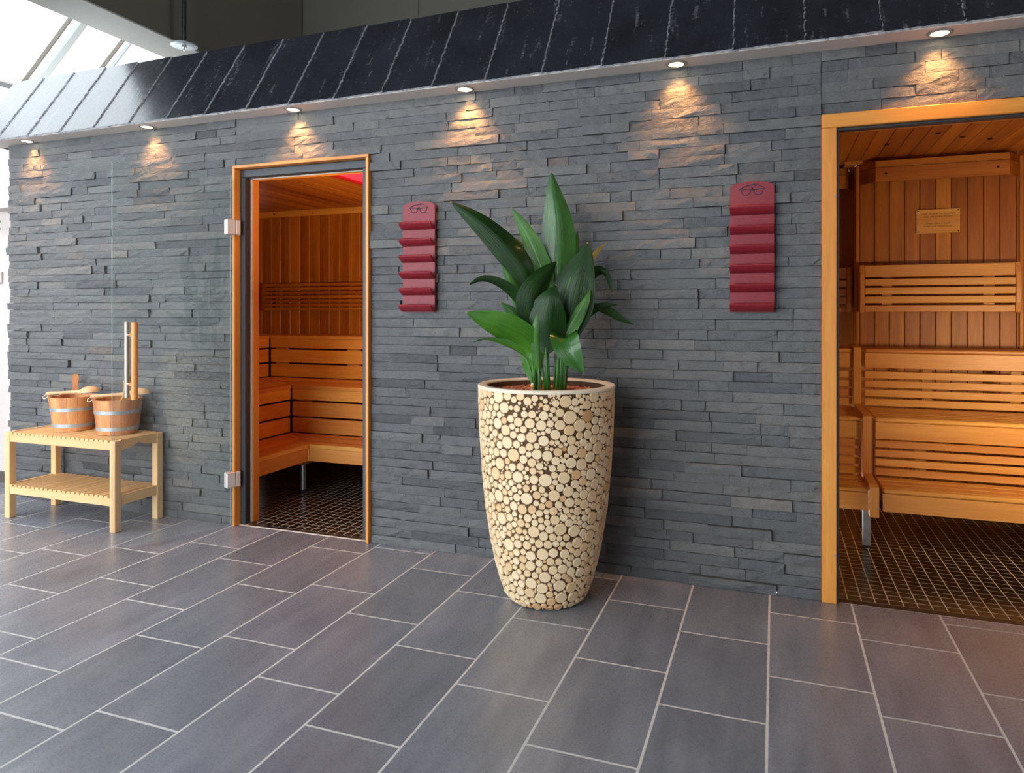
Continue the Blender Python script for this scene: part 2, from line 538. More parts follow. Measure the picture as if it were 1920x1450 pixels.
def fill_row(z0, z1, xa, xb, sec, ragged=False):
    x = xa
    if ragged: x += rnd.uniform(-0.012, 0.008)
    while x < xb - 0.001:
        L = rnd.choice([0.11, 0.15, 0.19, 0.22, 0.26, 0.30, 0.36, 0.44]) * rnd.uniform(0.85, 1.15)
        if xb - (x + L) < 0.07: L = xb - x
        k = rnd.random()
        proud = 0.004 + 0.010 * rnd.random() if k < 0.62 else (0.0015 + 0.004 * rnd.random() if k < 0.84 else 0.014 + 0.011 * rnd.random())
        if z0 > 2.12: proud = 0.003 + proud * 0.35
        loc, vs, fs = stone_geo(x, x + L, z0, z1, proud, rnd)
        tint = min(0.999, max(0, 0.44 + 0.12 * math.sin(x * 1.7 + z0 * 2.3) + (rnd.gauss(0, 0.12) if rnd.random() < 0.92 else rnd.gauss(0.15, 0.2))))
        a = shows(x, 0, z0); b = shows(x + L, 0, z1)
        vis = a[0] < 1930 and b[0] > -10
        area = abs(b[0] - a[0]) * (1335 / ((a[2] + b[2]) / 2)) * (z1 - z0) * (1 if vis and b[1] > -60 else 0)
        SECTIONS[sec]['list'].append((area, loc, vs, fs, tint))
        x += L
for i in range(len(zs) - 1):
    z0, z1 = zs[i], zs[i + 1]
    if z1 <= DH + 1e-6:
        fill_row(z0, z1, WL, D1L, 'wall_left', True)
        fill_row(z0, z1, D1R, D2L, 'wall_middle')
        fill_row(z0, z1, D2R, WR, 'wall_right')
    else:
        fill_row(z0, z1, WL, D1L, 'wall_left', True)
        fill_row(z0, z1, D1L, D2L, 'wall_middle')
        fill_row(z0, z1, D2L, WR, 'wall_right')
for nm, s in SECTIONS.items():
    L = sorted(s['list'], key=lambda q: -q[0])
    par = s['o']
    for area, loc, vs, fs, tint in L[:300]:
        o = mesh('stone', vs, fs, 'stone', par, loc)
        set_tint(o.data, [tint] * len(vs))
    rest = L[300:]
    if rest:
        V, Fc, T = [], [], []
        base = WP[par.name]
        for area, loc, vs, fs, tint in rest:
            k = len(V)
            V += [(v[0] + loc[0] - base[0], v[1] + loc[1] - base[1], v[2] + loc[2] - base[2]) for v in vs]
            Fc += [tuple(q + k for q in f) for f in fs]
            T += [tint] * len(vs)
        o = mesh('stone_field', V, Fc, 'stone', par, base)
        set_tint(o.data, T)
        o['kind'] = 'stuff'

# ================================================================== UPPER ROOM: canopy, beam, dark wall, skylight
canopy = prism('canopy', [(-0.118, 2.394), (0.205, 2.892), (0.26, 2.892), (0.26, 2.394)], 'x', -5.07, 2.6, 'mortar')
tag(canopy, 'sloping dark slate clad canopy running along the top of the stone wall', 'canopy', kind='structure')
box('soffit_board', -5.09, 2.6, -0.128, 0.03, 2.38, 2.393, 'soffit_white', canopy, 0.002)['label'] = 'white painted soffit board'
SL = math.radians(57)
sv = Vector((0, math.cos(SL), math.sin(SL))); sn = Vector((0, -math.sin(SL), math.cos(SL)))
t = NT('slate_chip', 0.6)
vv = t.coord((1, 1, 1)); t.base(t.ramp(t.noise(vv, 70, 4), [(0.3, rgb(92, 94, 98)), (0.7, rgb(168, 170, 174))]))
M['slate_chip'] = t.m
PW = 0.2905
k = 0
x = -0.187 - 17 * PW
while x < 2.5:
    w, hgt = PW + 0.012, 0.612 + rnd.uniform(-0.006, 0.006)
    if k == 0: x_l = x + 0.0
    nR, nB = 44, 16
    out = []
    out.append((0, hgt, 0))
    n_l = 1
    pts = [(0.0, hgt, 'l'), (0.0, 0.0, 'b')]
    for i in range(1, nB):
        pts.append((w * i / nB + rnd.uniform(-0.008, 0.008), rnd.uniform(-0.003, 0.002), 'b'))
    pts.append((w, 0.0, 'r'))
    for i in range(1, nR):
        pts.append((w + (rnd.uniform(-0.002, 0.002) if rnd.random() < 0.8 else rnd.uniform(0.003, 0.007)), hgt * i / nR + rnd.uniform(-0.005, 0.005), 'r'))
    pts.append((w + rnd.uniform(-0.003, 0.001), hgt, 't'))
    lift = 0.0065
    front, back = [], []
    for (u, v, e) in pts:
        n = 0.006 + lift * (u / w)
        front.append(Vector((u, 0, 0)) + sv * v + sn * n)
        du = dv = 0
        if e == 'r': du = rnd.uniform(0.004, 0.009)
        if e == 'b': dv = -rnd.uniform(0.001, 0.004)
        back.append(Vector((u + du, 0, 0)) + sv * (v + dv) + sn * (n - 0.0085))
    n = len(pts)
    fs = [tuple(range(n)), tuple(range(2 * n - 1, n - 1, -1))] + [((i + 1) % n, i, n + i, n + (i + 1) % n) for i in range(n)]
    o = mesh('slate_panel', front + back, fs, 'slate_plate', canopy, (x, -0.128, 2.384))
    o.data.materials.append(M['slate_chip'])
    for p in o.data.polygons:
        if p.index >= 2: p.material_index = 1
    x += PW; k += 1
# the chips on the open edge sit on the lower neighbour

roof = box('ceiling_sauna_roof', -4.86, 2.6, 0.115, 2.35, 2.395, 2.47, 'mortar', None, 0)
tag(roof, 'dark flat roof of the sauna cabins behind the canopy', 'roof', kind='structure')
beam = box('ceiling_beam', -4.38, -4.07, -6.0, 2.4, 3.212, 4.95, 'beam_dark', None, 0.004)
box('beam_flange', -4.392, -4.058, -6.0, 2.4, 3.2, 3.2118, 'beam_lit_grey', beam, 0.002)['label'] = 'underside of the beam, its light put into the light grey colour'
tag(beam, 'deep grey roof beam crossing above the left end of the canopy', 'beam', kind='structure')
cl = box('ceiling', -4.07, 2.6, -5.6, 2.4, 4.2, 4.3, 'beam_dark', None, 0)
tag(cl, 'dark ceiling above the sauna cabins', 'ceiling', kind='structure')
wu = box('wall_upper', -4.07, 2.6, 2.12, 2.22, 2.47, 4.2, 'beam_dark', None, 0)
tag(wu, 'dark olive panelled wall rising behind the canopy', 'wall', kind='structure')
xx = [-4.065, -2.87, -1.68, -0.49, 0.70, 1.89, 2.6]
for a, b in zip(xx[:-1], xx[1:]):
    box('wall_panel', a + 0.003, b - 0.003, 2.095, 2.12, 2.48, 4.19, 'dark_panel', wu, 0.003)
rw = box('wall_end_added', 2.6, 2.7, -5.6, 0.0, 0.0, 4.2, 'white_paint', None, 0)  # unseen wall, added so that light comes mostly from the left
tag(rw, 'white end wall added on the right to shut out light, outside the picture', 'wall', kind='structure')
rb = box('wall_behind_added', -0.8, 2.7, -5.7, -5.6, 0.0, 4.2, 'white_paint', None, 0)  # unseen wall, added to cut frontal light; open further left
tag(rb, 'white wall added behind the viewer to cut the frontal light', 'wall', kind='structure')
# white wall beyond the end of the stone
ww = box('wall_side', -8.6, -4.87, 0.25, 0.33, 0.0, 2.42, 'white_paint', None, 0)
tag(ww, 'white plastered wall beyond the left end of the stone wall', 'wall', kind='structure')
box('bulkhead', -8.6, -4.9, 0.14, 0.25, 1.99, 2.42, 'white_paint', ww, 0.003)
box('ledge', -8.6, -5.22, 0.05, 0.14, 2.25, 2.40, 'white_paint', ww, 0.003)
bb = box('baseboard_side', -8.6, -4.9, 0.235, 0.25, 0.0, 0.078, 'dark_skirting', None, 0.002)
tag(bb, 'low dark skirting along the foot of the white side wall', 'skirting', kind='structure')
la = box('ceiling_annex_added', -8.6, -6.2, -5.6, 2.2, 3.2, 3.3, 'white_paint', None, 0)  # added to keep open sky off the white side wall
tag(la, 'white ceiling added left of the sloping skylight to cut the sky light', 'ceiling', kind='structure')
lw_ = box('wall_annex_added', -8.7, -8.6, -5.6, 2.2, 0.0, 3.3, 'white_paint', None, 0)  # unseen wall, added with the annex ceiling to hold back sky light
tag(lw_, 'white wall added far left to cut the sky light, outside the picture', 'wall', kind='structure')
lr_ = box('wall_annex_rear', -8.6, -4.39, 2.12, 2.2, 2.42, 4.9, 'white_paint', None, 0)
tag(lr_, 'white gable wall below the end of the sloping skylight', 'wall', kind='structure')
# sloping glazed roof: rises to the right at 40 degrees from an eave that runs along Y
sky = struct('window_1', 'sloping glazed skylight with slim grey bars above the white wall', 'skylight', (-6.18, 0.0, 3.2))
RA = math.radians(40)
def slope_box(name, s0, s1, y0, y1, t0, t1, mat):
    """box on the roof slope: s along the slope, t across its thickness"""
    e = Vector((math.cos(RA), 0, math.sin(RA))); nn = Vector((-math.sin(RA), 0, math.cos(RA)))
    vs = []
    for s in (s0, s1):
        for y in (y0, y1):
            for tt in (t0, t1):
                vs.append(e * s + nn * tt + Vector((0, y, 0)))
    fs = [(0, 1, 3, 2), (4, 6, 7, 5), (0, 4, 5, 1), (2, 3, 7, 6), (0, 2, 6, 4), (1, 5, 7, 3)]
    c = sum(vs, Vector((0, 0, 0))) / 8
    return mesh(name, [v - c for v in vs], fs, mat, sky, c + Vector((-6.18, 0, 3.2)), recalc=True)
bars = [(0.957, 0.968, 'beam_dark'), (1.045, 1.105, 'bar_grey'), (1.47, 1.479, 'beam_dark'), (1.54, 1.555, 'bar_grey'), (2.05, 2.11, 'beam_lit_grey'),
        (-0.66, -0.60, 'beam_lit_grey'), (-2.3, -2.24, 'beam_lit_grey'), (-3.9, -3.84, 'beam_lit_grey'), (-5.6, -5.54, 'beam_lit_grey')]
for a, b, m in bars:
    slope_box('glazing_bar', 0.0, 2.4, a, b, -0.03, 0.01, m)
slope_box('eave_rail', -0.015, 0.0, -5.6, 0.97, -0.03, 0.02, 'black_metal')
edges = [-5.57, -3.87, -2.27, -0.63, 0.964, 1.075, 1.476, 1.552, 2.08]
for a, b in zip(edges[:-1], edges[1:]):
    slope_box('roof_pane', 0.0, 2.4, a, b, 0.012, 0.018, 'roof_glass')

# hanging rod with round plate beside the beam
rod = thing('hanging_rod', 'dark flexible rod ending in a round metal plate, hanging beside the roof beam', 'ceiling rod', (-3.963, 0.6, 3.15))
pts, rad = [], []
for i in range(61):
    pts.append((-3.963, 0.6, 3.165 + i * 0.0172)); rad.append(0.017 if i % 2 else 0.0135)
tube('conduit', pts, rad, 'black_metal', rod, 10)
lathe('plate', [(0.0, 0.010), (0.088, 0.010), (0.090, 0.007), (0.090, 0.001), (0.088, 0.0), (0.0, 0.0)], 'galvanised', rod, (-3.963, 0.6, 3.15), 40)
tube('bolt', [(-3.963, 0.6, 3.15), (-3.963, 0.6, 3.117)], 0.008, 'chrome', rod, 8)
tube('nut', [(-3.963, 0.6, 3.15), (-3.963, 0.6, 3.139)], 0.017, 'chrome', rod, 6, sm=0.2)

# recessed downlights
DL = [(-4.633, 'recessed downlight glowing at the far left end of the soffit, over the white wall corner'),
      (-3.590, 'recessed downlight in the soffit above the open glass door and wooden table'),
      (-2.519, 'recessed downlight in the soffit just above the narrow sauna doorway'),
      (-1.475, 'recessed downlight in the soffit above the left maroon rack and leaf tips'),
      (-0.421, 'recessed downlight in the soffit between the tall plant and the right maroon rack'),
      (0.625, 'recessed downlight in the soffit above the wide right sauna doorway')]
for X, lab in DL:
    d = thing('downlight', lab, 'downlight', (X, -0.064, 2.38), 'recessed downlights along the soffit')
    lathe('trim_ring', [(0.032, 0.001), (0.034, -0.006), (0.044, -0.006), (0.049, -0.001), (0.049, 0.002)], 'chrome', d, (X, -0.064, 2.38), 32)
    lathe('lens', [(0.0, -0.0015), (0.033, -0.0015), (0.033, 0.001)], 'lamp_lens', d, (X, -0.064, 2.38), 24)
    ld = bpy.data.lights.new('downlight_beam', 'SPOT')
    ld.energy = 13.0; ld.color = (1.0, 0.43, 0.13)
    ld.spot_size = math.radians(98); ld.spot_blend = 0.9; ld.shadow_soft_size = 0.028
    lo = bpy.data.objects.new('downlight_beam', ld)
    link(lo, d, (X, -0.064, 2.370))
    lo.rotation_euler = (math.radians(6), 0, 0)

# ================================================================== SAUNA CABINS
def board_wall(name, label, axis, lo, hi, fixed, depth, z0, z1, pitch, mat, back=0.03):
    """vertical tongue-and-groove boards. axis 'x': runs in X at Y=fixed (faces -Y); 'y': runs in Y at X=fixed (faces +X when depth<0)"""
    if axis == 'x':
        w = box(name, lo, hi, fixed + depth, fixed + depth + back, z0, z1, 'mortar', None, 0)
    else:
        a, b = fixed - depth, fixed - depth - back
        w = box(name, min(a, b), max(a, b), lo, hi, z0, z1, 'mortar', None, 0)
    tag(w, label, 'wall', kind='structure')
    p = lo
    while p < hi - 0.01:
        e = min(p + pitch, hi)
        if axis == 'x':
            box('board', p + 0.0015, e - 0.0015, fixed, fixed + depth, z0, z1, mat + '_z', w, 0.0035)
        else:
            box('board', min(fixed, fixed - depth), max(fixed, fixed - depth), p + 0.0015, e - 0.0015, z0, z1, mat + '_z', w, 0.0035)
        p = e
    return w
def board_ceiling(name, label, x0, x1, y0, y1, z, pitch):
    w = box(name, x0, x1, y0, y1, z + 0.015, z + 0.04, 'mortar', None, 0)
    tag(w, label, 'ceiling', kind='structure')
    p = x0
    while p < x1 - 0.01:
        e = min(p + pitch, x1)
        box('board', p + 0.001, e - 0.001, y0, y1, z, z + 0.015, 'sauna_y', w, 0.003)
        p = e
    return w
def mosaic_floor(name, label, x0, x1, y0, y1, ystart):
    w = box(name, x0, x1, y0, y1, -0.1, -0.0004, 'mosaic_grout', None, 0)
    tag(w, label, 'floor', kind='structure')
    P_, g = 0.0545, 0.0035
    me = box_mesh('mosaic_tile', P_ - g, P_ - g, 0.006, 'mosaic', 0.0008)
    cells = []
    x = x0
    while x < x1 - 0.03:
        y = ystart
        while y < y1 - 0.03:
            cells.append((x + P_ / 2, y + P_ / 2)); y += P_
        x += P_
    def vis(c):
        a = shows(c[0], c[1], 0)
        # through which doorway could the camera see it
        s = (0.0 - (-3.3628)) / (c[1] + 3.3628)
        xd = c[0] * s
        ok = (D1L + 0.03 < xd < D1R - 0.02) or (D2L + 0.03 < xd < D2R)
        ok = ok and a[0] < 1925
        return (0 if ok else 1, a[2])
    cells.sort(key=vis)
    for c in cells[:300]:
        o = bpy.data.objects.new('mosaic_tile', me)
        link(o, w, (c[0], c[1], -0.003))
    V, Fc = [], []
    b = WP[w.name]; hh = (P_ - g) / 2
    for c in cells[300:]:
        k = len(V)
        for z in (-0.006, 0.0):
            for sx, sy in ((-1, -1), (1, -1), (1, 1), (-1, 1)):
                V.append((c[0] + sx * hh - b[0], c[1] + sy * hh - b[1], z - b[2]))
        Fc += [(k + 4, k + 5, k + 6, k + 7)] + [(k + j, k + (j + 1) % 4, k + 4 + (j + 1) % 4, k + 4 + j) for j in range(4)]
    if V:
        o = mesh('mosaic_field', V, Fc, 'mosaic', w, b); o['kind'] = 'stuff'
    # slot drain along the doorway
    return w

# ---- narrow sauna (left doorway)
A0, A1, AY, AZ = -4.56, -1.30, 2.02, 2.17
mosaic_floor('floor_sauna', 'small dark brown mosaic floor inside the narrow sauna', A0, A1, 0.014, AY, 0.045)
board_wall('wall_sauna_back', 'reddish vertical board wall at the back of the narrow sauna', 'x', A0, A1, AY, 0.015, 0.0, AZ, 0.105, 'sauna')
board_wall('wall_sauna_side', 'reddish vertical board wall on the left side of the narrow sauna', 'y', 0.115, AY, A0, 0.015, 0.0, AZ, 0.105, 'sauna')
w = box('wall_sauna_partition', A1, A1 + 0.05, 0.115, AY, 0, AZ, 'sauna_z', None, 0); tag(w, 'timber partition on the right inside the narrow sauna', 'wall', kind='structure')
board_ceiling('ceiling_sauna', 'orange timber board ceiling inside the narrow sauna', A0, A1, 0.115, AY + 0.03, AZ, 0.105)
tr = box('trim_1', A0, A1, AY - 0.022, AY, AZ - 0.055, AZ, 'bench_x', None, 0.003)
tag(tr, 'timber cover strip where board wall meets ceiling in the narrow sauna', 'trim', kind='structure')
for i in range(5):
    tube('screw', [(-4.3 + i * 0.42, AY - 0.023, AZ - 0.028), (-4.3 + i * 0.42, AY - 0.026, AZ - 0.028)], 0.006, 'black_metal', tr, 8)

def mitre_strip(name, kind, a, b, y_or_x_end, z0, z1, mat, parent, M0, M1):
    """a seat strip of an L-shaped bench between inset fractions a and b of the mitre line M0 (front corner) to M1 (back corner)"""
    P0 = (M0[0] + (M1[0] - M0[0]) * a, M0[1] + (M1[1] - M0[1]) * a)
    P1 = (M0[0] + (M1[0] - M0[0]) * b, M0[1] + (M1[1] - M0[1]) * b)
    if kind == 'back':      # runs in +X from the mitre
        poly = [(P0[0] + 0.006, P0[1]), (y_or_x_end, P0[1]), (y_or_x_end, P1[1]), (P1[0] + 0.006, P1[1])]
    else:                   # runs in -Y from the mitre
        poly = [(P0[0], P0[1] - 0.002), (P1[0], P1[1] - 0.002), (P1[0], y_or_x_end), (P0[0], y_or_x_end)]
    return prism(name, poly, 'z', z0, z1, mat, parent)
C1, C2, C3, C4 = (-2.96, 0.68), (-3.372, 1.032), (-3.986, 1.55), (A0, AY)
tiers = [(C1, C2, 0.355, 0.24, 'lower'), (C2, C3, 0.705, 0.60, 'middle'), (C3, C4, 1.052, 0.95, 'upper')]
XE, YE = A1 - 0.012, 0.12
labs = {'lower': 'lowest corner bench of pale slats on a round steel leg in the narrow sauna',
        'middle': 'middle corner bench tier of orange boards in the narrow sauna',
        'upper': 'highest corner bench tier of dark orange boards in the narrow sauna'}
for (Ca, Cb, zt, zb, nm) in tiers:
    t_ = thing('sauna_bench', labs[nm], 'sauna bench', (Ca[0], Ca[1], 0.0), 'corner bench tiers in the narrow sauna')
    ns = 5
    for i in range(ns):
        a, b = i / ns, (i + 1) / ns - 0.022
        if i == 0: a = 0.0
        mitre_strip('seat_slat', 'back', a, b, XE, zt - 0.026, zt, 'bench_x', t_, Ca, Cb)
        mitre_strip('seat_slat', 'left', a, b, YE, zt - 0.026, zt, 'bench_y', t_, Ca, Cb)
    z1 = zt - 0.027
    box('front_board', Ca[0] + 0.006, XE, Ca[1], Ca[1] + 0.026, zb, z1, 'bench_x', t_, 0.003)
    box('front_board', Ca[0] - 0.026, Ca[0], YE, Ca[1] - 0.006, zb, z1, 'bench_y', t_, 0.003)
    box('corner_block', Ca[0] - 0.024, Ca[0] + 0.005, Ca[1] - 0.005, Ca[1] + 0.024, zb + 0.002, z1 - 0.001, 'bench_z', t_, 0.001) if nm == 'lower' else None
    if nm != 'lower':
        zl = {'middle': 0.355, 'upper': 0.705}[nm]
        span = zb - 0.014 - (zl + 0.004)
        hgt = (span - 0.014) / 2
        for q in range(2):
            za = zl + 0.004 + q * (hgt + 0.014)
            box('riser_board', Ca[0] + 0.006, XE, Ca[1] + 0.004, Ca[1] + 0.026, za, za + hgt, 'bench_x', t_, 0.003)
            box('riser_board', Ca[0] - 0.026, Ca[0] - 0.004, YE, Ca[1] - 0.006, za, za + hgt, 'bench_y', t_, 0.003)
        for xs in [Ca[0] + 0.10, Ca[0] + 0.80, Ca[0] + 1.5]:
            box('riser_batten', xs - 0.06, xs + 0.06, Ca[1] + 0.027, Ca[1] + 0.05, zl + 0.004, zb + 0.04, 'bench_z', t_, 0.002)
    else:
        tube('leg', [(-3.052, 0.745, 0.028), (-3.052, 0.745, 0.225)], 0.021, 'steel', t_, 16)
        tube('foot', [(-3.052, 0.745, 0.0), (-3.052, 0.745, 0.028)], [0.019, 0.022], 'black_rubber', t_, 16)
        prism('bracket', [(-3.13, 0.238), (-2.99, 0.238), (-2.99, 0.228), (-3.02, 0.20), (-3.085, 0.20), (-3.13, 0.228)], 'y', 0.71, 0.78, 'bench_x', t_)

def backrest(name, label, x0, x1, yf, z0, z1, slats, mat, group=None, top_wide=False, curved=True):
    """slatted backrest: horizontal slats between two upright end pieces, standing off the wall"""
    t_ = thing(name, label, 'backrest', ((x0 + x1) / 2, yf + 0.04, z0), group)
    ew = 0.026
    for xa in (x0, x1 - ew):
        prof = [(yf + 0.085, z0), (yf + 0.085, z1), (yf + 0.022, z1), (yf + 0.004, z1 - 0.06), (yf, (z0 + z1) / 2), (yf + 0.004, z0 + 0.06), (yf + 0.022, z0)]
        prism('end_piece', prof, 'x', xa, xa + ew, mat + '_z', t_)
    hs = []
    n = slats
    gap = 0.013
    tot = (z1 - z0) - gap * (n - 1) - 0.004
    if top_wide:
        h1 = tot * 1.75 / (n - 1 + 1.75); hs = [(tot - h1) / (n - 1)] * (n - 1) + [h1]
    else:
        hs = [tot / n] * n
    z = z0 + 0.002
    for i, hh in enumerate(hs):
        mid = abs((z + hh / 2 - z0) / (z1 - z0) - 0.5) * 2
        yy = yf + 0.006 + 0.018 * mid * mid
        box('slat', x0 + ew + 0.002, x1 - ew - 0.002, yy, yy + 0.018, z, z + hh, mat + '_x', t_, 0.003)
        z += hh + gap
    for xs in (x0 + 0.16, x1 - 0.16):
        box('batten', xs - 0.03, xs + 0.03, yf + 0.043, yf + 0.085, z0 + 0.01, z1 - 0.01, mat + '_z', t_, 0.002)
    return t_
backrest('backrest', 'dark orange slatted backrest on the back wall of the narrow sauna', -4.40, -2.9, AY - 0.09, 1.262, 1.508, 7, 'sauna')

red = thing('colour_light', 'red glowing light panel on the ceiling of the narrow sauna', 'ceiling light', (-2.55, 0.85, AZ))
for a in [(-2.735, -2.695, 0.35, 1.25), (-2.28, -2.24, 0.35, 1.25), (-2.695, -2.28, 0.35, 0.39), (-2.695, -2.28, 1.21, 1.25)]:
    box('panel_frame', a[0], a[1], a[2], a[3], AZ - 0.03, AZ - 0.0005, 'red_glow_frame', red, 0.002)
box('light_panel', -2.695, -2.28, 0.39, 1.21, AZ - 0.018, AZ - 0.006, 'red_panel', red, 0)

def sauna_lamp(label, loc, energy, col=(1.0, 0.60, 0.28), size=0.18, tilt=0):
    """lamp added to brighten a cabin, out of view on the inside of the front wall"""
    t_ = thing('bulkhead_lamp', label, 'lamp', loc)  # made-up fixture, unseen, there to brighten the cabin
    x, y, z = loc
    box('lamp_base', x - 0.11, x + 0.11, y - 0.035, y, z - 0.06, z + 0.06, 'bench_x', t_, 0.004)
    box('lamp_lens', x - 0.09, x + 0.09, y, y + 0.03, z - 0.045, z + 0.045, 'warm_lens', t_, 0.01)
    ld = bpy.data.lights.new('lamp_light', 'AREA')
    ld.shape = 'RECTANGLE'; ld.size = size; ld.size_y = 0.08; ld.energy = energy; ld.color = col
    lo = bpy.data.objects.new('lamp_light', ld)
    link(lo, t_, (x, y + 0.034, z)); lo.rotation_euler = (math.radians(90 + tilt), 0, 0)
    return t_
sauna_lamp('added unseen warm lamp on the inner face of the front wall in the narrow sauna', (-1.80, 0.152, 1.25), 32, (1.0, 0.68, 0.34), tilt=42)

# ---- wide sauna (right doorway)
B0, B1, BY, BR, BZ = -0.10, 2.40, 1.90, 2.10, 2.255
mosaic_floor('floor_sauna', 'small dark brown mosaic floor with pale joints inside the wide sauna', 0.133, B1, 0.014, BR, 0.045)
bw = board_wall('wall_sauna_back', 'orange vertical board wall behind the benches of the wide sauna', 'x', 0.530, 1.430, BY, 0.015, 0.0, BZ, 0.0886, 'sauna', 0.17)
box('corner_post', 0.508, 0.5285, BY - 0.006, BR, 0.0, BZ - 0.03, 'sauna_z', bw, 0.003)
box('corner_post', 1.4315, 1.452, BY - 0.006, BR, 0.0, BZ - 0.03, 'sauna_z', bw, 0.003)
prism('cover_strip', [(0.44, BY - 0.02), (0.60, BY - 0.02), (0.60, BY), (0.508, BY), (0.44, BR)], 'z', BZ - 0.022, BZ - 0.0005, 'bench_x', bw)
w = box('wall_sauna_recess', B0, 0.529, BR, BR + 0.05, 0, BZ, 'sauna_z', None, 0); tag(w, 'recessed timber wall at the left rear of the wide sauna', 'wall', kind='structure')
w = box('wall_sauna_recess', 1.4315, B1, BR, BR + 0.05, 0, BZ, 'sauna_z', None, 0); tag(w, 'recessed timber wall at the right rear of the wide sauna', 'wall', kind='structure')
w = box('wall_sauna_partition', B0 - 0.05, B0, 0.115, BR, 0, BZ, 'sauna_z', None, 0); tag(w, 'timber partition on the left inside the wide sauna', 'wall', kind='structure')
w = box('wall_sauna_end', B1, B1 + 0.05, 0.0, BR, 0, BZ, 'sauna_z', None, 0); tag(w, 'timber end wall on the right inside the wide sauna', 'wall', kind='structure')
board_ceiling('ceiling_sauna', 'reddish timber board ceiling inside the wide sauna', B0, B1, 0.115, BR + 0.04, BZ, 0.0905)

S1Y, S2Y, S3Y = 0.765, 1.07, 1.572
S1Z, S2Z, S3Z = 0.332, 0.660, 1.020
labw = {0: 'lowest straight bench of yellow slats in the wide sauna', 1: 'middle straight bench tier with slatted front in the wide sauna', 2: 'highest straight bench tier below the board wall in the wide sauna'}
DX0, DX1 = 0.462, 0.505
for q, (ya, yb, zt) in enumerate([(S1Y, S2Y, S1Z), (S2Y, S3Y, S2Z), (S3Y, BY - 0.01, S3Z)]):
    t_ = thing('sauna_bench', labw[q], 'sauna bench', (1.2, ya, 0.0), 'straight bench tiers in the wide sauna')
    runs = [(B0 + 0.01, DX0 - 0.004), (DX1 + 0.022, B1 - 0.01)]
    for (xa, xb) in runs:
        # nosing and seat slats
        box('nosing', xa, xb, ya - 0.004, ya + 0.042, zt - 0.024, zt, 'bench_x', t_, 0.007)
        n = max(2, int(round((yb - ya - 0.05) / 0.075)))
        wd = (yb - ya - 0.050) / n
        for i in range(n):
            y0 = ya + 0.050 + i * wd
            box('seat_slat', xa, xb, y0, y0 + wd - 0.010, zt - 0.022, zt - 0.001, 'bench_x', t_, 0.004)
        fh = 0.093
        box('front_board', xa, xb, ya, ya + 0.024, zt - 0.026 - fh, zt - 0.026, 'bench_x', t_, 0.002)
        if q > 0:
            zl = (S1Z, S2Z)[q - 1]
            top = zt - 0.026 - fh - (0.022 if q == 2 else 0.009)
            ns = 4; gap = 0.013
            hh = (top - (zl + 0.006) - gap * (ns - 1)) / ns
            for i in range(ns):
                z0 = zl + 0.006 + i * (hh + gap)
                box('riser_slat', xa, xb, ya + 0.006, ya + 0.024, z0, z0 + hh, 'bench_x', t_, 0.0025)
            for xs in (DX1 + 0.10 + 0.12 * q, DX1 + 0.80, B1 - 0.2):
                box('riser_batten', xs, xs + 0.055, ya + 0.025, ya + 0.045, zl + 0.004, top + 0.02, 'bench_z', t_, 0.002)
    if q == 0:
        box('leg', 0.437, 0.476, 0.822, 0.857, 0.012, 0.235, 'galvanised', t_, 0.002)
        box('foot', 0.437, 0.476, 0.822, 0.857, 0.0, 0.012, 'black_rubber', t_, 0.001)
        box('leg', 2.0, 2.04, 0.79, 0.825, 0.0, 0.235, 'galvanised', t_, 0.002)
# stepped divider that follows the tiers
prof = [(S1Y - 0.022, 0.185), (S1Y - 0.022, S1Z + 0.006), (S1Y + 0.0, S1Z + 0.014), (S2Y - 0.024, S1Z + 0.022), (S2Y - 0.024, S2Z + 0.006), (S2Y - 0.0, S2Z + 0.014),
        (S3Y - 0.026, S2Z + 0.022), (S3Y - 0.026, S3Z + 0.008), (S3Y, S3Z + 0.014), (BY - 0.012, S3Z + 0.014), (BY - 0.012, S3Z - 0.05), (S3Y + 0.03, S3Z - 0.05), (S3Y + 0.03, S2Z - 0.05), (S2Y + 0.03, S2Z - 0.05), (S2Y + 0.03, S1Z - 0.05), (S1Y + 0.05, S1Z - 0.05), (S1Y + 0.05, 0.185)]
dv = thing('bench_divider', 'stepped upright timber divider between two bench runs in the wide sauna', 'bench divider', (DX0, S1Y, 0.185))
# concave outline is split into convex pieces
def dpiece(poly):
    return prism('divider_board', poly, 'x', DX0, DX1, 'bench_z', dv)
dpiece([(S1Y - 0.022, 0.185), (S1Y - 0.022, S1Z + 0.008), (S1Y + 0.004, S1Z + 0.016), (S1Y + 0.05, S1Z + 0.016), (S1Y + 0.05, 0.185)])
dpiece([(S1Y + 0.051, S1Z + 0.016), (S2Y - 0.024, S1Z + 0.016), (S2Y - 0.024, S1Z - 0.04), (S1Y + 0.051, S1Z - 0.04)])
dpiece([(S2Y - 0.023, S1Z - 0.04), (S2Y - 0.023, S2Z + 0.008), (S2Y + 0.004, S2Z + 0.016), (S2Y + 0.05, S2Z + 0.016), (S2Y + 0.05, S1Z - 0.04)])
dpiece([(S2Y + 0.051, S2Z + 0.016), (S3Y - 0.025, S2Z + 0.016), (S3Y - 0.025, S2Z - 0.04), (S2Y + 0.051, S2Z - 0.04)])
dpiece([(S3Y - 0.024, S2Z - 0.04), (S3Y - 0.024, S3Z + 0.008), (S3Y + 0.004, S3Z + 0.016), (S3Y + 0.05, S3Z + 0.016), (S3Y + 0.05, S2Z - 0.04)])
dpiece([(S3Y + 0.051, S3Z + 0.016), (BY - 0.012, S3Z + 0.016), (BY - 0.012, S3Z - 0.04), (S3Y + 0.051, S3Z - 0.04)])
backrest('backrest', 'pale orange slatted backrest below the wooden sign in the wide sauna', 0.525, 1.415, BY - 0.10, 1.248, 1.556, 5, 'bench', None, True)
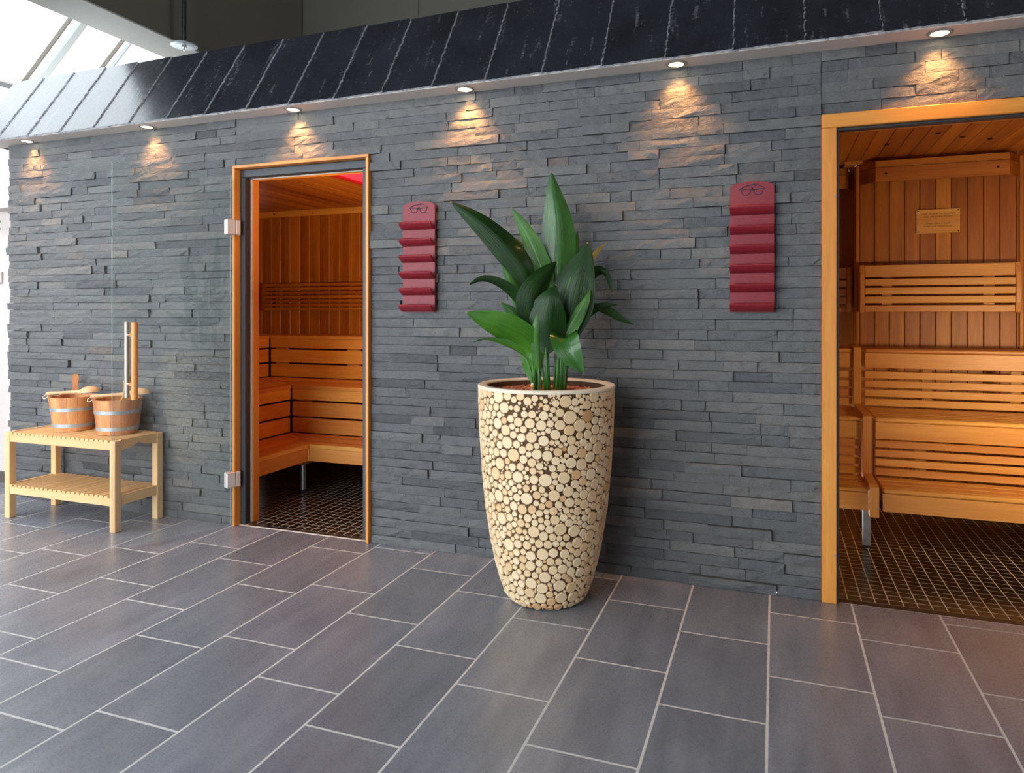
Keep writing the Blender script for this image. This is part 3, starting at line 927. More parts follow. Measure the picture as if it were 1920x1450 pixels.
backrest('backrest', 'end of a slatted backrest in the left recess of the wide sauna', -0.05, 0.488, BR - 0.10, 1.248, 1.556, 5, 'bench', None, True)
# valance lamps under the ceiling
def valance(label, x0, x1, yw, z0, z1, dep, energy, splay=0.08):
    t_ = thing('light_valance', label, 'light valance', ((x0 + x1) / 2, yw - dep, z0), 'timber valances below the sauna ceiling')
    zm = z1 - 0.042
    for (a, b, nm) in ((z0, zm - 0.0015, 'front_panel'), (zm + 0.0015, z1, 'top_rail')):
        poly = [(x0, yw), (x0 + splay, yw - dep), (x1 - splay, yw - dep), (x1, yw), (x1 - 0.022, yw), (x1 - splay - 0.008, yw - dep + 0.018), (x0 + splay + 0.008, yw - dep + 0.018), (x0 + 0.022, yw)]
        n = 8
        # three convex boards: left splay, front, right splay
        for pl in ([poly[0], poly[1], poly[6], poly[7]], [poly[1], poly[2], poly[5], poly[6]], [poly[2], poly[3], poly[4], poly[5]]):
            prism(nm, pl, 'z', a, b, 'sauna_x', t_)
    for xs in (x0 + splay + 0.06, x1 - splay - 0.06):
        tube('screw', [(xs, yw - dep - 0.0002, z0 + 0.05), (xs, yw - dep - 0.002, z0 + 0.05)], 0.0075, 'black_metal', t_, 8)
    if energy > 0:
        tube('lamp_tube', [(x0 + splay, yw - 0.05, z1 - 0.03), (x1 - splay, yw - 0.05, z1 - 0.03)], 0.012, 'warm_lens', t_, 8)
        ld = bpy.data.lights.new('valance_light', 'AREA'); ld.shape = 'RECTANGLE'
        ld.size = x1 - x0 - 2 * splay; ld.size_y = 0.04; ld.energy = energy; ld.color = (1.0, 0.58, 0.26)
        lo = bpy.data.objects.new('valance_light', ld)
        link(lo, t_, ((x0 + x1) / 2, yw - 0.05, z1 - 0.05))
    return t_
valance('long timber light valance below the ceiling of the wide sauna', 0.532, 1.428, BY - 0.0015, 2.093, 2.228, 0.115, 0.0)
valance('short timber valance in the left recess of the wide sauna', -0.08, 0.490, BR - 0.0015, 2.093, 2.228, 0.115, 0.0, 0.02)
# wooden sign
sg = thing('sign', 'small wooden sign with engraved towel request on the board wall', 'sign', (0.985, BY - 0.004, 1.755))
SX0, SX1, SZ0, SZ1, SYF = 0.862, 1.108, 1.757, 1.912, BY - 0.014
box('sign_board', SX0, SX1, SYF, BY - 0.001, SZ0, SZ1, 'bench_x', sg, 0.0015)
for sx in (SX0 + 0.010, SX1 - 0.010):
    for sz in (SZ0 + 0.010, SZ1 - 0.010):
        tube('screw', [(sx, SYF - 0.0003, sz), (sx, SYF - 0.002, sz)], 0.0042, 'black_metal', sg, 8)
def text(body, x, y, z, size, mat, parent, name='lettering'):
    cu = bpy.data.curves.new('lettering', 'FONT')
    cu.body = body; cu.size = size; cu.align_x = 'CENTER'; cu.extrude = 0.0004; cu.resolution_u = 2
    tmp = bpy.data.objects.new('lettering_tmp', cu)
    COL.objects.link(tmp)
    dg = bpy.context.evaluated_depsgraph_get()
    me = bpy.data.meshes.new_from_object(tmp.evaluated_get(dg))
    bpy.data.objects.remove(tmp)
    me.materials.clear(); me.materials.append(M[mat])
    o = bpy.data.objects.new(name, me)
    link(o, parent, (x, y, z)); o.rotation_euler = (PI / 2, 0, 0)
    return o
for body, z in (('Legen Sie bitte ein Saunatuch', 1.878), ('unter den ganzen K\u00f6rper!', 1.860), ('Please place a towel', 1.817), ('under your whole body!', 1.799)):
    text(body, 0.985, SYF - 0.0006, z, 0.0165, 'engraved', sg)
# star lights in the wide sauna's ceiling
for i, (sx, sy) in enumerate([(0.63, 1.42), (0.86, 1.22), (1.01, 1.36), (1.17, 1.47)]):
    st = thing('ceiling_spot', ['leftmost', 'second from the left', 'third from the left', 'rightmost'][i] + ' of four tiny spots set in the wide sauna ceiling', 'ceiling spot', (sx, sy, BZ), 'tiny ceiling spots')
    lathe('ring', [(0.0, -0.001), (0.009, -0.001), (0.012, -0.004), (0.016, -0.001), (0.016, 0.0)], 'black_metal', st, (sx, sy, BZ), 12)
sauna_lamp('added unseen warm lamp on the inner face of the front wall in the wide sauna', (1.62, 0.152, 0.95), 7, (1.0, 0.74, 0.40))

# ================================================================== DOOR FRAMES
d1 = struct('door_1', 'narrow sauna door frame of orange timber with black seal', 'door frame', (-2.51, 0.0, 0.0))
cw = 0.017
def frame(o, nm, x0, x1, zt, w, y0, y1, mat, bev=0.002, zbot=0.0):
    box(nm, x0, x0 + w, y0, y1, zbot, zt - w, mat + ('_z' if mat in ('casing', 'bench') else ''), o, bev)
    box(nm, x1 - w, x1, y0, y1, zbot, zt - w, mat + ('_z' if mat in ('casing', 'bench') else ''), o, bev)
    box(nm, x0, x1, y0, y1, zt - w + 0.0005, zt, mat + ('_x' if mat in ('casing', 'bench') else ''), o, bev)
frame(d1, 'casing', D1L, D1R, DH, 0.018, -0.034, 0.028, 'casing', 0.002)
def frame2(nm, il, ir, it, wl, wr, wt, y0, y1, mat, bev):
    """three-sided frame with its own width on each side, inset from the opening"""
    mz, mx_ = (mat + '_z', mat + '_x') if mat == 'casing' else (mat, mat)
    box(nm, D1L + il, D1L + il + wl, y0, y1, 0, DH - it - wt, mz, d1, bev)
    box(nm, D1R - ir - wr, D1R - ir, y0, y1, 0, DH - it - wt, mz, d1, bev)
    box(nm, D1L + il, D1R - ir, y0, y1, DH - it - wt + 0.0005, DH - it, mx_, d1, bev)
frame2('seal_frame', 0.0185, 0.0185, 0.0185, 0.034, 0.048, 0.046, 0.014, 0.06, 'black_rubber', 0.003)
frame2('edge_strip', 0.050, 0.0665, 0.064, 0.006, 0.004, 0.006, 0.062, 0.076, 'pale_strip', 0.001)
frame2('jamb', 0.030, 0.045, 0.045, 0.028, 0.022, 0.022, 0.077, 0.130, 'casing', 0.002)
box('threshold', D1L + 0.02, D1R - 0.02, 0.0, 0.014, -0.012, 0.0015, 'pale_strip', d1, 0.001)
box('drain_slot', D1L + 0.07, D1R - 0.07, 0.0145, 0.044, -0.012, 0.0006, 'black_metal', d1, 0.001)
d2 = struct('door_2', 'wide sauna door frame of orange timber with thin dark seal', 'door frame', (0.72, 0.0, 0.0))
frame(d2, 'casing', D2L, D2R, DH - 0.004, 0.060, -0.030, 0.10, 'casing', 0.003)
frame(d2, 'seal_strip', D2L + 0.0605, D2R - 0.0605, DH - 0.0645, 0.011, -0.012, 0.03, 'black_rubber', 0.002)
for zz in (1.745, 0.21):
    tube('catch', [(D2L + 0.054, -0.031, zz), (D2L + 0.054, -0.037, zz)], 0.0045, 'steel', d2, 10)
box('drain_slot', D2L + 0.062, D2R - 0.062, 0.0005, 0.044, -0.012, 0.0006, 'black_metal', d2, 0.001)

# ================================================================== GLASS DOOR, swung open
HX, HY = -2.966, -0.052
EX, EY = -3.232, -0.612
GL = math.hypot(EX - HX, EY - HY)
gd = thing('glass_door', 'clear frameless glass sauna door swung open in front of the wooden table', 'glass door', (HX, HY, 0.0), rotz=math.atan2(EY - HY, EX - HX))
# local: x from hinge to free edge, +y is the side facing the camera
pn = box('pane', 0.0, GL, -0.004, 0.004, 0.018, 2.028, 'glass', gd, 0, True)
pn['label'] = 'clear glass pane'
pn.data.materials.append(M['glass_edge'])
for f_ in pn.data.polygons:
    if abs(f_.normal.y) < 0.5: f_.material_index = 1
hx = GL - 0.088
tube('wooden_pull', [(hx, 0.068, 0.792), (hx, 0.068, 1.196)], 0.0165, 'door_pull_z', gd, 20, True)['label'] = 'round wooden pull bar'
tube('steel_pull', [(hx, -0.062, 0.792), (hx, -0.062, 1.196)], 0.012, 'chrome', gd, 16, True)['label'] = 'round steel pull bar'
for zz in (1.128, 0.865):
    tube('connector', [(hx, -0.062, zz), (hx, 0.004, zz)], 0.0075, 'chrome', gd, 10, True)
    tube('connector', [(hx, 0.004, zz), (hx, 0.058, zz)], 0.010, 'casing_x', gd, 12, True)
    tube('pull_screw', [(hx, 0.0842, zz), (hx, 0.0855, zz)], 0.006, 'chrome', gd, 12, True)
for zz in (1.742, 0.275):
    hg = box('hinge', -0.026, 0.030, 0.0045, 0.020, zz - 0.046, zz + 0.046, 'hinge_satin', gd, 0.006, True)
    box('hinge', -0.026, 0.030, -0.020, -0.0045, zz - 0.046, zz + 0.046, 'hinge_satin', gd, 0.006, True)
    box('hinge_knuckle', -0.056, -0.027, -0.012, 0.016, zz - 0.044, zz + 0.044, 'hinge_satin', gd, 0.004, True)

# ================================================================== MAROON GLASSES RACKS
def rack(label, x0, x1):
    t_ = thing('glasses_rack', label, 'glasses rack', ((x0 + x1) / 2, -0.03, 1.25), 'maroon racks for glasses on the stone wall')
    xc = (x0 + x1) / 2; hw = (x1 - x0) / 2
    zb, zs_, zt = 1.248, 1.800, 1.828
    poly = [(x0, zb), (x1, zb), (x1, zs_)]
    for i in range(1, 12):
        a = PI * i / 12
        poly.append((xc + hw * math.cos(a) * 0.985, zs_ + (zt - zs_) * math.sin(a) ** 0.8))
    poly.append((x0, zs_))
    prism('back_plate', poly, 'y', -0.038, -0.026, 'maroon', t_)
    for i in range(6):
        z0 = 1.250 + 0.0858 * i
        up = [(-0.0385, z0), (-0.052, z0 + 0.003), (-0.070, z0 + 0.013), (-0.084, z0 + 0.026), (-0.0885, z0 + 0.034)]
        dn = [(-0.0820, z0 + 0.040), (-0.077, z0 + 0.034), (-0.066, z0 + 0.023), (-0.052, z0 + 0.0125), (-0.0385, z0 + 0.0105)]
        outer, inner = up, list(reversed(dn))
        # strip of convex quads, extruded in X, one mesh per shelf
        n = len(outer)
        vs, fs = [], []
        for X in (x0, x1):
            vs += [(X, p[0], p[1]) for p in outer] + [(X, p[0], p[1]) for p in inner]
        m = 2 * n
        ring = list(range(n)) + [n + k for k in range(n - 1, -1, -1)]
        for k in range(m):
            a, b = ring[k], ring[(k + 1) % m]
            fs.append((a, b, b + m, a + m))
        for k in range(n - 1):
            fs.append((k, k + 1, n + k + 1, n + k)); fs.append((m + k, m + n + k, m + n + k + 1, m + k + 1))
        c = Vector((xc, -0.06, z0))
        o = mesh('shelf', [Vector(v) - c for v in vs], fs, 'maroon', t_, c, recalc=True)
        bv = o.modifiers.new('edge', 'BEVEL'); bv.width = 0.0022; bv.segments = 2; bv.limit_method = 'ANGLE'; bv.angle_limit = 0.9
    for zz in (1.7975, 1.300):
        tube('screw', [(xc + (0.002 if zz > 1.5 else 0), -0.0385, zz), (xc, -0.040, zz)], 0.0042, 'black_metal', t_, 10)
    # line drawing of a pair of glasses
    d = thing('tmp', None, None, (0, 0, 0)); bpy.data.objects.remove(d)
    y = -0.0390
    V, Fc = [], []
    def stroke(p):
        vs, fs = tube_geo([(xc + a * 0.056, y, 1.789 + b * 0.056) for a, b in p], 0.0020, 5)
        k = len(V)
        V.extend(vs); Fc.extend([tuple(q + k for q in f) for f in fs])
    for s in (-1, 1):
        stroke([(s * 0.12, 0.03), (s * 0.50, 0.08), (s * 0.86, 0.06), (s * 0.78, -0.18), (s * 0.66, -0.36), (s * 0.30, -0.36), (s * 0.16, -0.22), (s * 0.12, 0.03)])
        stroke([(s * 0.86, 0.06), (s * 0.98, 0.10)])
    stroke([(-0.12, 0.02), (0.0, 0.05), (0.12, 0.02)])
    stroke([(-0.98, 0.10), (-0.5, 0.33), (-0.12, 0.40), (0.15, 0.42), (0.30, 0.34)])
    stroke([(0.98, 0.10), (0.60, 0.30), (0.40, 0.46), (0.18, 0.50), (-0.05, 0.40), (-0.3, 0.33)])
    c = Vector((xc, y, 1.79))
    o = mesh('glasses_drawing', [v - c for v in V], Fc, 'drawing_ink', t_, c)
    o['label'] = 'dark line drawing of spectacles'
rack('maroon six-tier rack with glasses drawing, between narrow doorway and tall plant', -1.842, -1.655)
rack('maroon six-tier rack with glasses drawing, beside the wide doorway frame', -0.188, -0.003)

# ================================================================== PLANTER
PX, PY = -0.9456, -0.368
planter = thing('planter', 'tall tapered planter faced with round pale wood slices, standing before the stone wall', 'planter', (PX, PY, 0))
PROF = [(0.0, 0.150), (0.010, 0.168), (0.030, 0.183), (0.094, 0.207), (0.17, 0.227), (0.249, 0.244), (0.404, 0.268), (0.559, 0.283), (0.716, 0.293), (0.85, 0.298), (0.926, 0.299)]
def rad_at(z):
    for (za, ra), (zb, rb) in zip(PROF[:-1], PROF[1:]):
        if z <= zb: return ra + (rb - ra) * (z - za) / (zb - za)
    return PROF[-1][1]
CORE = 0.007
lathe('pot_body', [(0.0, 0.001)] + [(r - CORE, z + 0.001) for z, r in PROF] + [(0.26, 0.925), (0.26, 0.86), (0.0, 0.86)], 'pot_core', planter, (PX, PY, 0), 72)
lathe('rim', [(0.2925, 0.9185), (0.3005, 0.9195), (0.3015, 0.930), (0.298, 0.934), (0.268, 0.934), (0.262, 0.930), (0.258, 0.86)], 'pot_rim', planter, (PX, PY, 0), 72)
# pack circles on the outside (arc length around, height)
np_r = np.random.RandomState(11)
pk = np.zeros((6000, 4)); cnt = 0         # theta, z, r, R(z)
Rmean = 0.27
def try_place(th, z, r, slack=0.0):
    global cnt
    R = rad_at(z)
    if cnt:
        q = pk[:cnt]
        dth = np.abs(q[:, 0] - th); dth = np.minimum(dth, 2 * PI - dth)
        dd = np.hypot(dth * (q[:, 3] + R) / 2, (q[:, 1] - z) * 1.03) - q[:, 2]
        av = dd.min()
    else:
        av = 1
    av = min(av, 1.0)
    return av, R
def sweep(tries, rlo, rhi, fill):
    global cnt
    for _ in range(tries):
        th = np_r.uniform(-PI, PI); z = np_r.uniform(0.006, 0.917)
        # only the half that can be seen is packed tightly
        r = np_r.uniform(rlo, rhi)
        av, R = try_place(th, z, r)
        lim = min(z - 0.001 + 0.006, 0.921 - z + 0.004)
        rr = min(av - 0.0010, r if not fill else rhi, lim + 0.004)
        if rr < rlo: continue
        pk[cnt] = (th, z, rr, R); cnt += 1
        if cnt >= 5990: return
# big and middling slices first: scatter, then push apart until they barely touch
N0 = 1300
rs = np.clip(np_r.gamma(9.0, 0.00172, N0), 0.0085, 0.0262)
th_ = np_r.uniform(-PI, PI, N0)
zc = np.sqrt(np_r.uniform(0, 1, N0)) * 0.0
u = np_r.uniform(0, 1, N0)
zc = 0.02 + 0.885 * (u ** 0.86)
zg = np.linspace(0, 0.926, 200); rg = np.array([rad_at(z) for z in zg])
area_tot = float(np.trapezoid(2 * PI * rg, zg)) if hasattr(np, 'trapezoid') else float(np.trapz(2 * PI * rg, zg))
rs *= math.sqrt(0.865 * area_tot / float((PI * rs ** 2).sum()))
for it in range(70):
    R_ = np.interp(zc, zg, rg)
    dth = th_[:, None] - th_[None, :]
    dth -= 2 * PI * np.round(dth / (2 * PI))
    dx = dth * (R_[:, None] + R_[None, :]) * 0.5
    dz = zc[:, None] - zc[None, :]
    dd = np.sqrt(dx * dx + dz * dz) + 1e-9
    ov = (rs[:, None] + rs[None, :] + 0.0006) - dd
    np.fill_diagonal(ov, 0)
    ov = np.maximum(ov, 0)
    wgt = ov / dd * 0.42
    th_ += (dx * wgt).sum(1) / R_
    zc += (dz * wgt).sum(1)
    zc = np.clip(zc, rs * 0.75 + 0.001, 0.923 - rs * 0.72)
R_ = np.interp(zc, zg, rg)
dth = th_[:, None] - th_[None, :]; dth -= 2 * PI * np.round(dth / (2 * PI))
dd = np.hypot(dth * (R_[:, None] + R_[None, :]) * 0.5, zc[:, None] - zc[None, :]); np.fill_diagonal(dd, 9)
for it in range(12):                      # what still overlaps shrinks a little
    ov = (rs[:, None] + rs[None, :] + 0.0005) - dd
    rs -= np.maximum(ov.max(1), 0) * 0.5
th_ = (th_ + PI) % (2 * PI) - PI
for a_, z_, r_, q_ in zip(th_, zc, rs, R_):
    if r_ > 0.0045:
        pk[cnt] = (a_, z_, r_, q_); cnt += 1
sweep(16000, 0.0034, 0.0085, True)
def disc_geo(th, z, r, R, rr):
    e = 0.004
    dr = (rad_at(min(0.926, z + e)) - rad_at(max(0, z - e))) / (2 * e)
    nrm = Vector((math.cos(th), math.sin(th), -dr)).normalized()
    up = Vector((0, 0, 1)); up = (up - nrm * up.dot(nrm)).normalized()
    sd = up.cross(nrm)
    ell = rr.uniform(0.94, 1.0)
    c = Vector((R * math.cos(th), R * math.sin(th), z))
    n = 12 if r > 0.009 else 9
    vs = []
    for (kr, kn) in ((1.0, -CORE - 0.002), (1.0, -0.0015), (0.90, 0.0005)):
        for k in range(n):
            a = 2 * PI * k / n
            vs.append((sd * math.cos(a) + up * math.sin(a) * ell) * r * kr + nrm * kn)
    fs = [tuple(2 * n + k for k in range(n))]
    for i in range(2):
        for k in range(n):
            fs.append((i * n + k, i * n + (k + 1) % n, (i + 1) * n + (k + 1) % n, (i + 1) * n + k))
    zmin = min((c + v).z for v in vs)
    if zmin < 0.0008: c.z += 0.0008 - zmin
    return c, vs, fs
camdir = math.atan2(-3.3628 - PY, 0 - PX)
dr_ = random.Random(5)
discs = []
for th, z, r, R in pk[:cnt]:
    dth = (th - camdir + PI) % (2 * PI) - PI
    showing = r * r * max(0.0, math.cos(dth))
    tint = dr_.betavariate(4, 2)
    if dr_.random() < 0.07: tint *= 0.45
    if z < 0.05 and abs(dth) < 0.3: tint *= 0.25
    if dr_.random() < 0.01: tint = 0.08
    discs.append((showing, th, z, r, R, tint))
discs.sort(key=lambda q: -q[0])
V, Fc, T = [], [], []
for i, (sh, th, z, r, R, tint) in enumerate(discs):
    c, vs, fs = disc_geo(th, z, r, R, dr_)
    if i < 300:
        o = mesh('wood_slice', vs, fs, 'disc', planter, c + Vector((PX, PY, 0)))
        set_tint(o.data, [tint] * len(vs))
    else:
        k = len(V)
        V += [v + c for v in vs]; Fc += [tuple(q + k for q in f) for f in fs]; T += [tint] * len(vs)
o = mesh('wood_slice_field', V, Fc, 'disc', planter, (PX, PY, 0)); set_tint(o.data, T); o['kind'] = 'stuff'
# clay granules
V, Fc = [], []
ico = bmesh.new(); bmesh.ops.create_icosphere(ico, subdivisions=1, radius=1.0)
iv = [v.co.copy() for v in ico.verts]; iff = [tuple(v.index for v in f.verts) for f in ico.faces]; ico.free()
for i in range(1500):
    rr = 0.252 * math.sqrt(dr_.random()); a = dr_.uniform(0, 2 * PI)
    s = dr_.uniform(0.0055, 0.0105)
    c = Vector((rr * math.cos(a), rr * math.sin(a), 0.893 + dr_.uniform(-0.006, 0.008)))
    k = len(V)
    for v in iv: V.append(c + Vector((v.x * s * dr_.uniform(0.8, 1.2), v.y * s * dr_.uniform(0.8, 1.2), v.z * s * 0.8)))
    Fc += [tuple(q + k for q in f) for f in iff]
k = len(V)
for j in range(32): V.append(Vector((0.258 * math.cos(2 * PI * j / 32), 0.258 * math.sin(2 * PI * j / 32), 0.886)))
Fc.append(tuple(range(k, k + 32)))
gr = mesh('clay_granules', V, Fc, 'clay', None, (PX, PY, 0))
tag(gr, 'reddish brown clay granules filling the top of the planter', 'clay granules', kind='stuff')
# water level gauge
ga = thing('water_gauge', 'small amber water level gauge standing among the plant stems', 'water gauge', (PX - 0.02, PY - 0.13, 0.90))
gx, gy = PX - 0.02, PY - 0.13
tube('tube', [(gx, gy, 0.885), (gx, gy, 0.936)], 0.0075, 'amber_tube', ga, 12)
tube('collar', [(gx, gy, 0.900), (gx, gy, 0.907)], 0.0100, 'amber', ga, 12)
tube('collar', [(gx, gy, 0.932), (gx, gy, 0.940)], 0.0100, 'amber', ga, 12)
tube('cap', [(gx, gy, 0.940), (gx, gy, 0.948)], [0.0075, 0.005], 'pot_rim', ga, 12)

# ================================================================== PLANT
LEAVES=[
 ([(-0.037,-0.014,0.885),(-0.036,-0.045,1.138),(-0.046,-0.07,1.308),(-0.07,-0.09,1.432),(-0.152,-0.109,1.55),(-0.274,-0.122,1.656),(-0.406,-0.128,1.742)],0.0686,0.42,25,'d'),
 ([(-0.011,0.028,0.885),(-0.004,0.031,1.174),(-0.011,0.028,1.384),(-0.05,0.014,1.505),(-0.106,0.003,1.626),(-0.165,0.003,1.721)],0.0447,0.48,-10,'m'),
 ([(0.021,0.051,0.885),(0.032,0.054,1.173),(0.034,0.066,1.37),(0.038,0.078,1.538),(0.027,0.095,1.685),(-0.015,0.122,1.895)],0.0805,0.38,8,'g'),
 ([(0.073,0.006,0.885),(0.086,-0.011,1.131),(0.102,-0.015,1.264),(0.133,-0.004,1.396),(0.169,0.02,1.499),(0.18,0.035,1.557)],0.1029,0.3,-15,'d'),
 ([(0.054,0.084,0.885),(0.067,0.11,1.172),(0.109,0.158,1.388),(0.166,0.2,1.509),(0.218,0.241,1.571)],0.0209,0.5,0,'y'),
 ([(0.064,0.066,0.885),(0.089,0.086,1.188),(0.139,0.105,1.355),(0.189,0.123,1.427),(0.234,0.129,1.426),(0.257,0.127,1.377),(0.271,0.122,1.326)],0.0328,0.36,20,'d'),
 ([(0.066,-0.008,0.885),(0.078,-0.024,1.08),(0.105,-0.025,1.168),(0.153,-0.007,1.249),(0.184,0.004,1.307),(0.195,0.019,1.348)],0.0358,0.3,-10,'m'),
 ([(0.075,0.028,0.885),(0.092,0.034,1.1),(0.131,0.048,1.189),(0.177,0.076,1.245),(0.238,0.109,1.277),(0.3,0.132,1.281)],0.0268,0.34,35,'d'),
 ([(0.064,0.077,0.885),(0.083,0.095,1.112),(0.112,0.116,1.211),(0.162,0.135,1.264),(0.229,0.149,1.256),(0.299,0.164,1.215),(0.362,0.177,1.19)],0.0268,0.45,40,'d'),
 ([(0.057,-0.043,0.885),(0.076,-0.068,1.046),(0.1,-0.091,1.116),(0.116,-0.117,1.141),(0.144,-0.149,1.095),(0.173,-0.149,1.047),(0.207,-0.136,0.995)],0.0596,0.42,5,'g'),
 ([(0.007,-0.029,0.885),(-0.012,-0.068,1.139),(-0.026,-0.095,1.249),(-0.019,-0.103,1.321),(0.015,-0.08,1.394),(0.062,-0.041,1.47)],0.0686,0.45,30,'d'),
 ([(0.023,-0.045,0.885),(0.025,-0.087,1.119),(0.031,-0.106,1.22),(0.051,-0.109,1.306),(0.072,-0.08,1.368)],0.088,0.36,-5,'d'),
 ([(-0.038,-0.035,0.885),(-0.038,-0.057,1.116),(-0.049,-0.082,1.234),(-0.101,-0.122,1.322),(-0.168,-0.169,1.375),(-0.225,-0.2,1.389),(-0.275,-0.229,1.361)],0.0343,0.36,-35,'d'),
 ([(-0.036,0.008,0.885),(-0.054,0.001,1.114),(-0.082,-0.02,1.249),(-0.128,-0.047,1.368),(-0.163,-0.06,1.435),(-0.195,-0.072,1.48)],0.0388,0.45,10,'m'),
 ([(-0.035,-0.055,0.885),(-0.039,-0.078,1.051),(-0.06,-0.107,1.118),(-0.114,-0.149,1.166),(-0.195,-0.2,1.209),(-0.281,-0.242,1.249)],0.0686,0.28,-20,'m'),
 ([(-0.047,0.015,0.885),(-0.061,0.01,1.076),(-0.092,0.009,1.166),(-0.138,0.002,1.234),(-0.213,-0.015,1.296)],0.0432,0.32,15,'g'),
 ([(-0.045,-0.038,0.885),(-0.059,-0.054,1.02),(-0.094,-0.077,1.072),(-0.149,-0.119,1.114),(-0.217,-0.155,1.132),(-0.278,-0.188,1.117)],0.0194,0.2,-45,'m'),
 ([(-0.016,0.069,0.885),(-0.022,0.088,1.172),(-0.054,0.087,1.387),(-0.105,0.068,1.503),(-0.162,0.047,1.591)],0.0313,0.5,0,'y'),
 ([(0.027,0.095,0.885),(0.04,0.121,1.249),(0.07,0.154,1.45),(0.09,0.172,1.552),(0.094,0.184,1.63)],0.0313,0.5,0,'m'),
 ([(-0.041,0.07,0.885),(-0.097,0.092,1.249),(-0.191,0.079,1.482),(-0.278,0.057,1.649)],0.0253,0.5,0,'y'),
 ([(0.012,0.015,0.885),(0.005,0.002,1.174),(0.011,-0.017,1.308),(0.035,-0.019,1.419)],0.0328,0.45,0,'m'),
 ([(-0.015,-0.059,0.885),(-0.01,-0.078,1.067),(-0.009,-0.099,1.177),(-0.002,-0.097,1.263)],0.0298,0.25,10,'m'),
 ([(0.061,0.023,0.885),(0.074,0.017,1.137),(0.093,0.003,1.286),(0.113,-0.001,1.403)],0.0298,0.3,0,'m'),
 ([(-0.065,-0.002,0.885),(-0.075,-0.006,1.039),(-0.1,-0.015,1.106),(-0.131,-0.016,1.159)],0.0373,0.2,0,'m'),
]

plant = thing('broadleaf_plant', 'green broad-leaved plant with long upright leaves growing in the tall planter', 'plant', (PX, PY, 0.89))
def catmull(P, n):
    P = [Vector(p) for p in P]
    Q = [P[0] * 2 - P[1]] + P + [P[-1] * 2 - P[-2]]
    out = []
    m = len(P) - 1
    for i in range(n + 1):
        t = i / n * m; k = min(int(t), m - 1); u = t - k
        a, b, c, d = Q[k], Q[k + 1], Q[k + 2], Q[k + 3]
        out.append(0.5 * ((2 * b) + (c - a) * u + (2 * a - 5 * b + 4 * c - d) * u * u + (3 * b - a - 3 * c + d) * u ** 3))
    return out
tocam = Vector((0.30, -0.95, 0.02)).normalized()
lr = random.Random(21)
base_w = Vector((PX, PY, 0))
for pts, hw, ws, roll, kind in LEAVES:
    path = catmull(pts, 64)
    L = [0.0]
    for a, b in zip(path[:-1], path[1:]): L.append(L[-1] + (b - a).length)
    tot = L[-1]
    i0 = next(i for i, l in enumerate(L) if l >= ws * tot)
    n = 18
    def at(s):
        for i in range(len(L) - 1):
            if L[i + 1] >= s: 
                u = (s - L[i]) / max(1e-9, L[i + 1] - L[i]); return path[i].lerp(path[i + 1], u)
        return path[-1]
    mid = [at(ws * tot + (tot - ws * tot) * i / n) for i in range(n + 1)]
    vs, uvs = [], []
    NA = 6
    ph = lr.uniform(0, 6)
    prev = None
    for i, p in enumerate(mid):
        T_ = (mid[min(i + 1, n)] - mid[max(i - 1, 0)]).normalized()
        sd = T_.cross(tocam)
        if sd.length < 0.15 and prev is not None: sd = prev.copy()
        sd.normalize()
        if prev is not None:
            if sd.dot(prev) < 0: sd = -sd
            sd = (sd * 0.5 + prev * 0.5).normalized()
        prev = sd
        q = Matrix.Rotation(math.radians(roll), 3, T_)
        s_ = q @ sd
        nn = s_.cross(T_).normalized()
        f = i / n
        wdt = hw * (math.sin(PI * min(1, f ** 0.80)) ** 0.86) if f < 0.999 else 0.0
        wdt = max(wdt, 0.0035 * (1 - f))
        for j in range(NA + 1):
            a = j / NA * 2 - 1
            cup = 0.30 * wdt * (abs(a) ** 1.4) + 0.006 * math.sin(9 * f + ph + 2 * a) * abs(a) * (wdt / max(hw, 1e-6))
            fold = 0.10 * wdt if j != NA // 2 else 0.0
            vs.append(p + s_ * (a * wdt) - nn * (cup + fold))
            uvs.append((j / NA, f))
    fs = []
    for i in range(n):
        for j in range(NA):
            a = i * (NA + 1) + j
            fs.append((a, a + 1, a + NA + 2, a + NA + 1))
    c = mid[0]
    o = mesh('leaf', [v - c for v in vs], fs, 'leaf_' + kind, plant, c + base_w, sm=3.0)
    uvl = o.data.uv_layers.new(name='UVMap')
    for lp in o.data.loops: uvl.data[lp.index].uv = uvs[lp.vertex_index]
    stem = path[:i0 + 1:3] + [mid[0], mid[2]]
    ns = len(stem)
    tube('stem', [p + base_w for p in stem], [0.0052 - 0.0022 * k / (ns - 1) for k in range(ns)], 'stem', o, 7, sm=3.0)

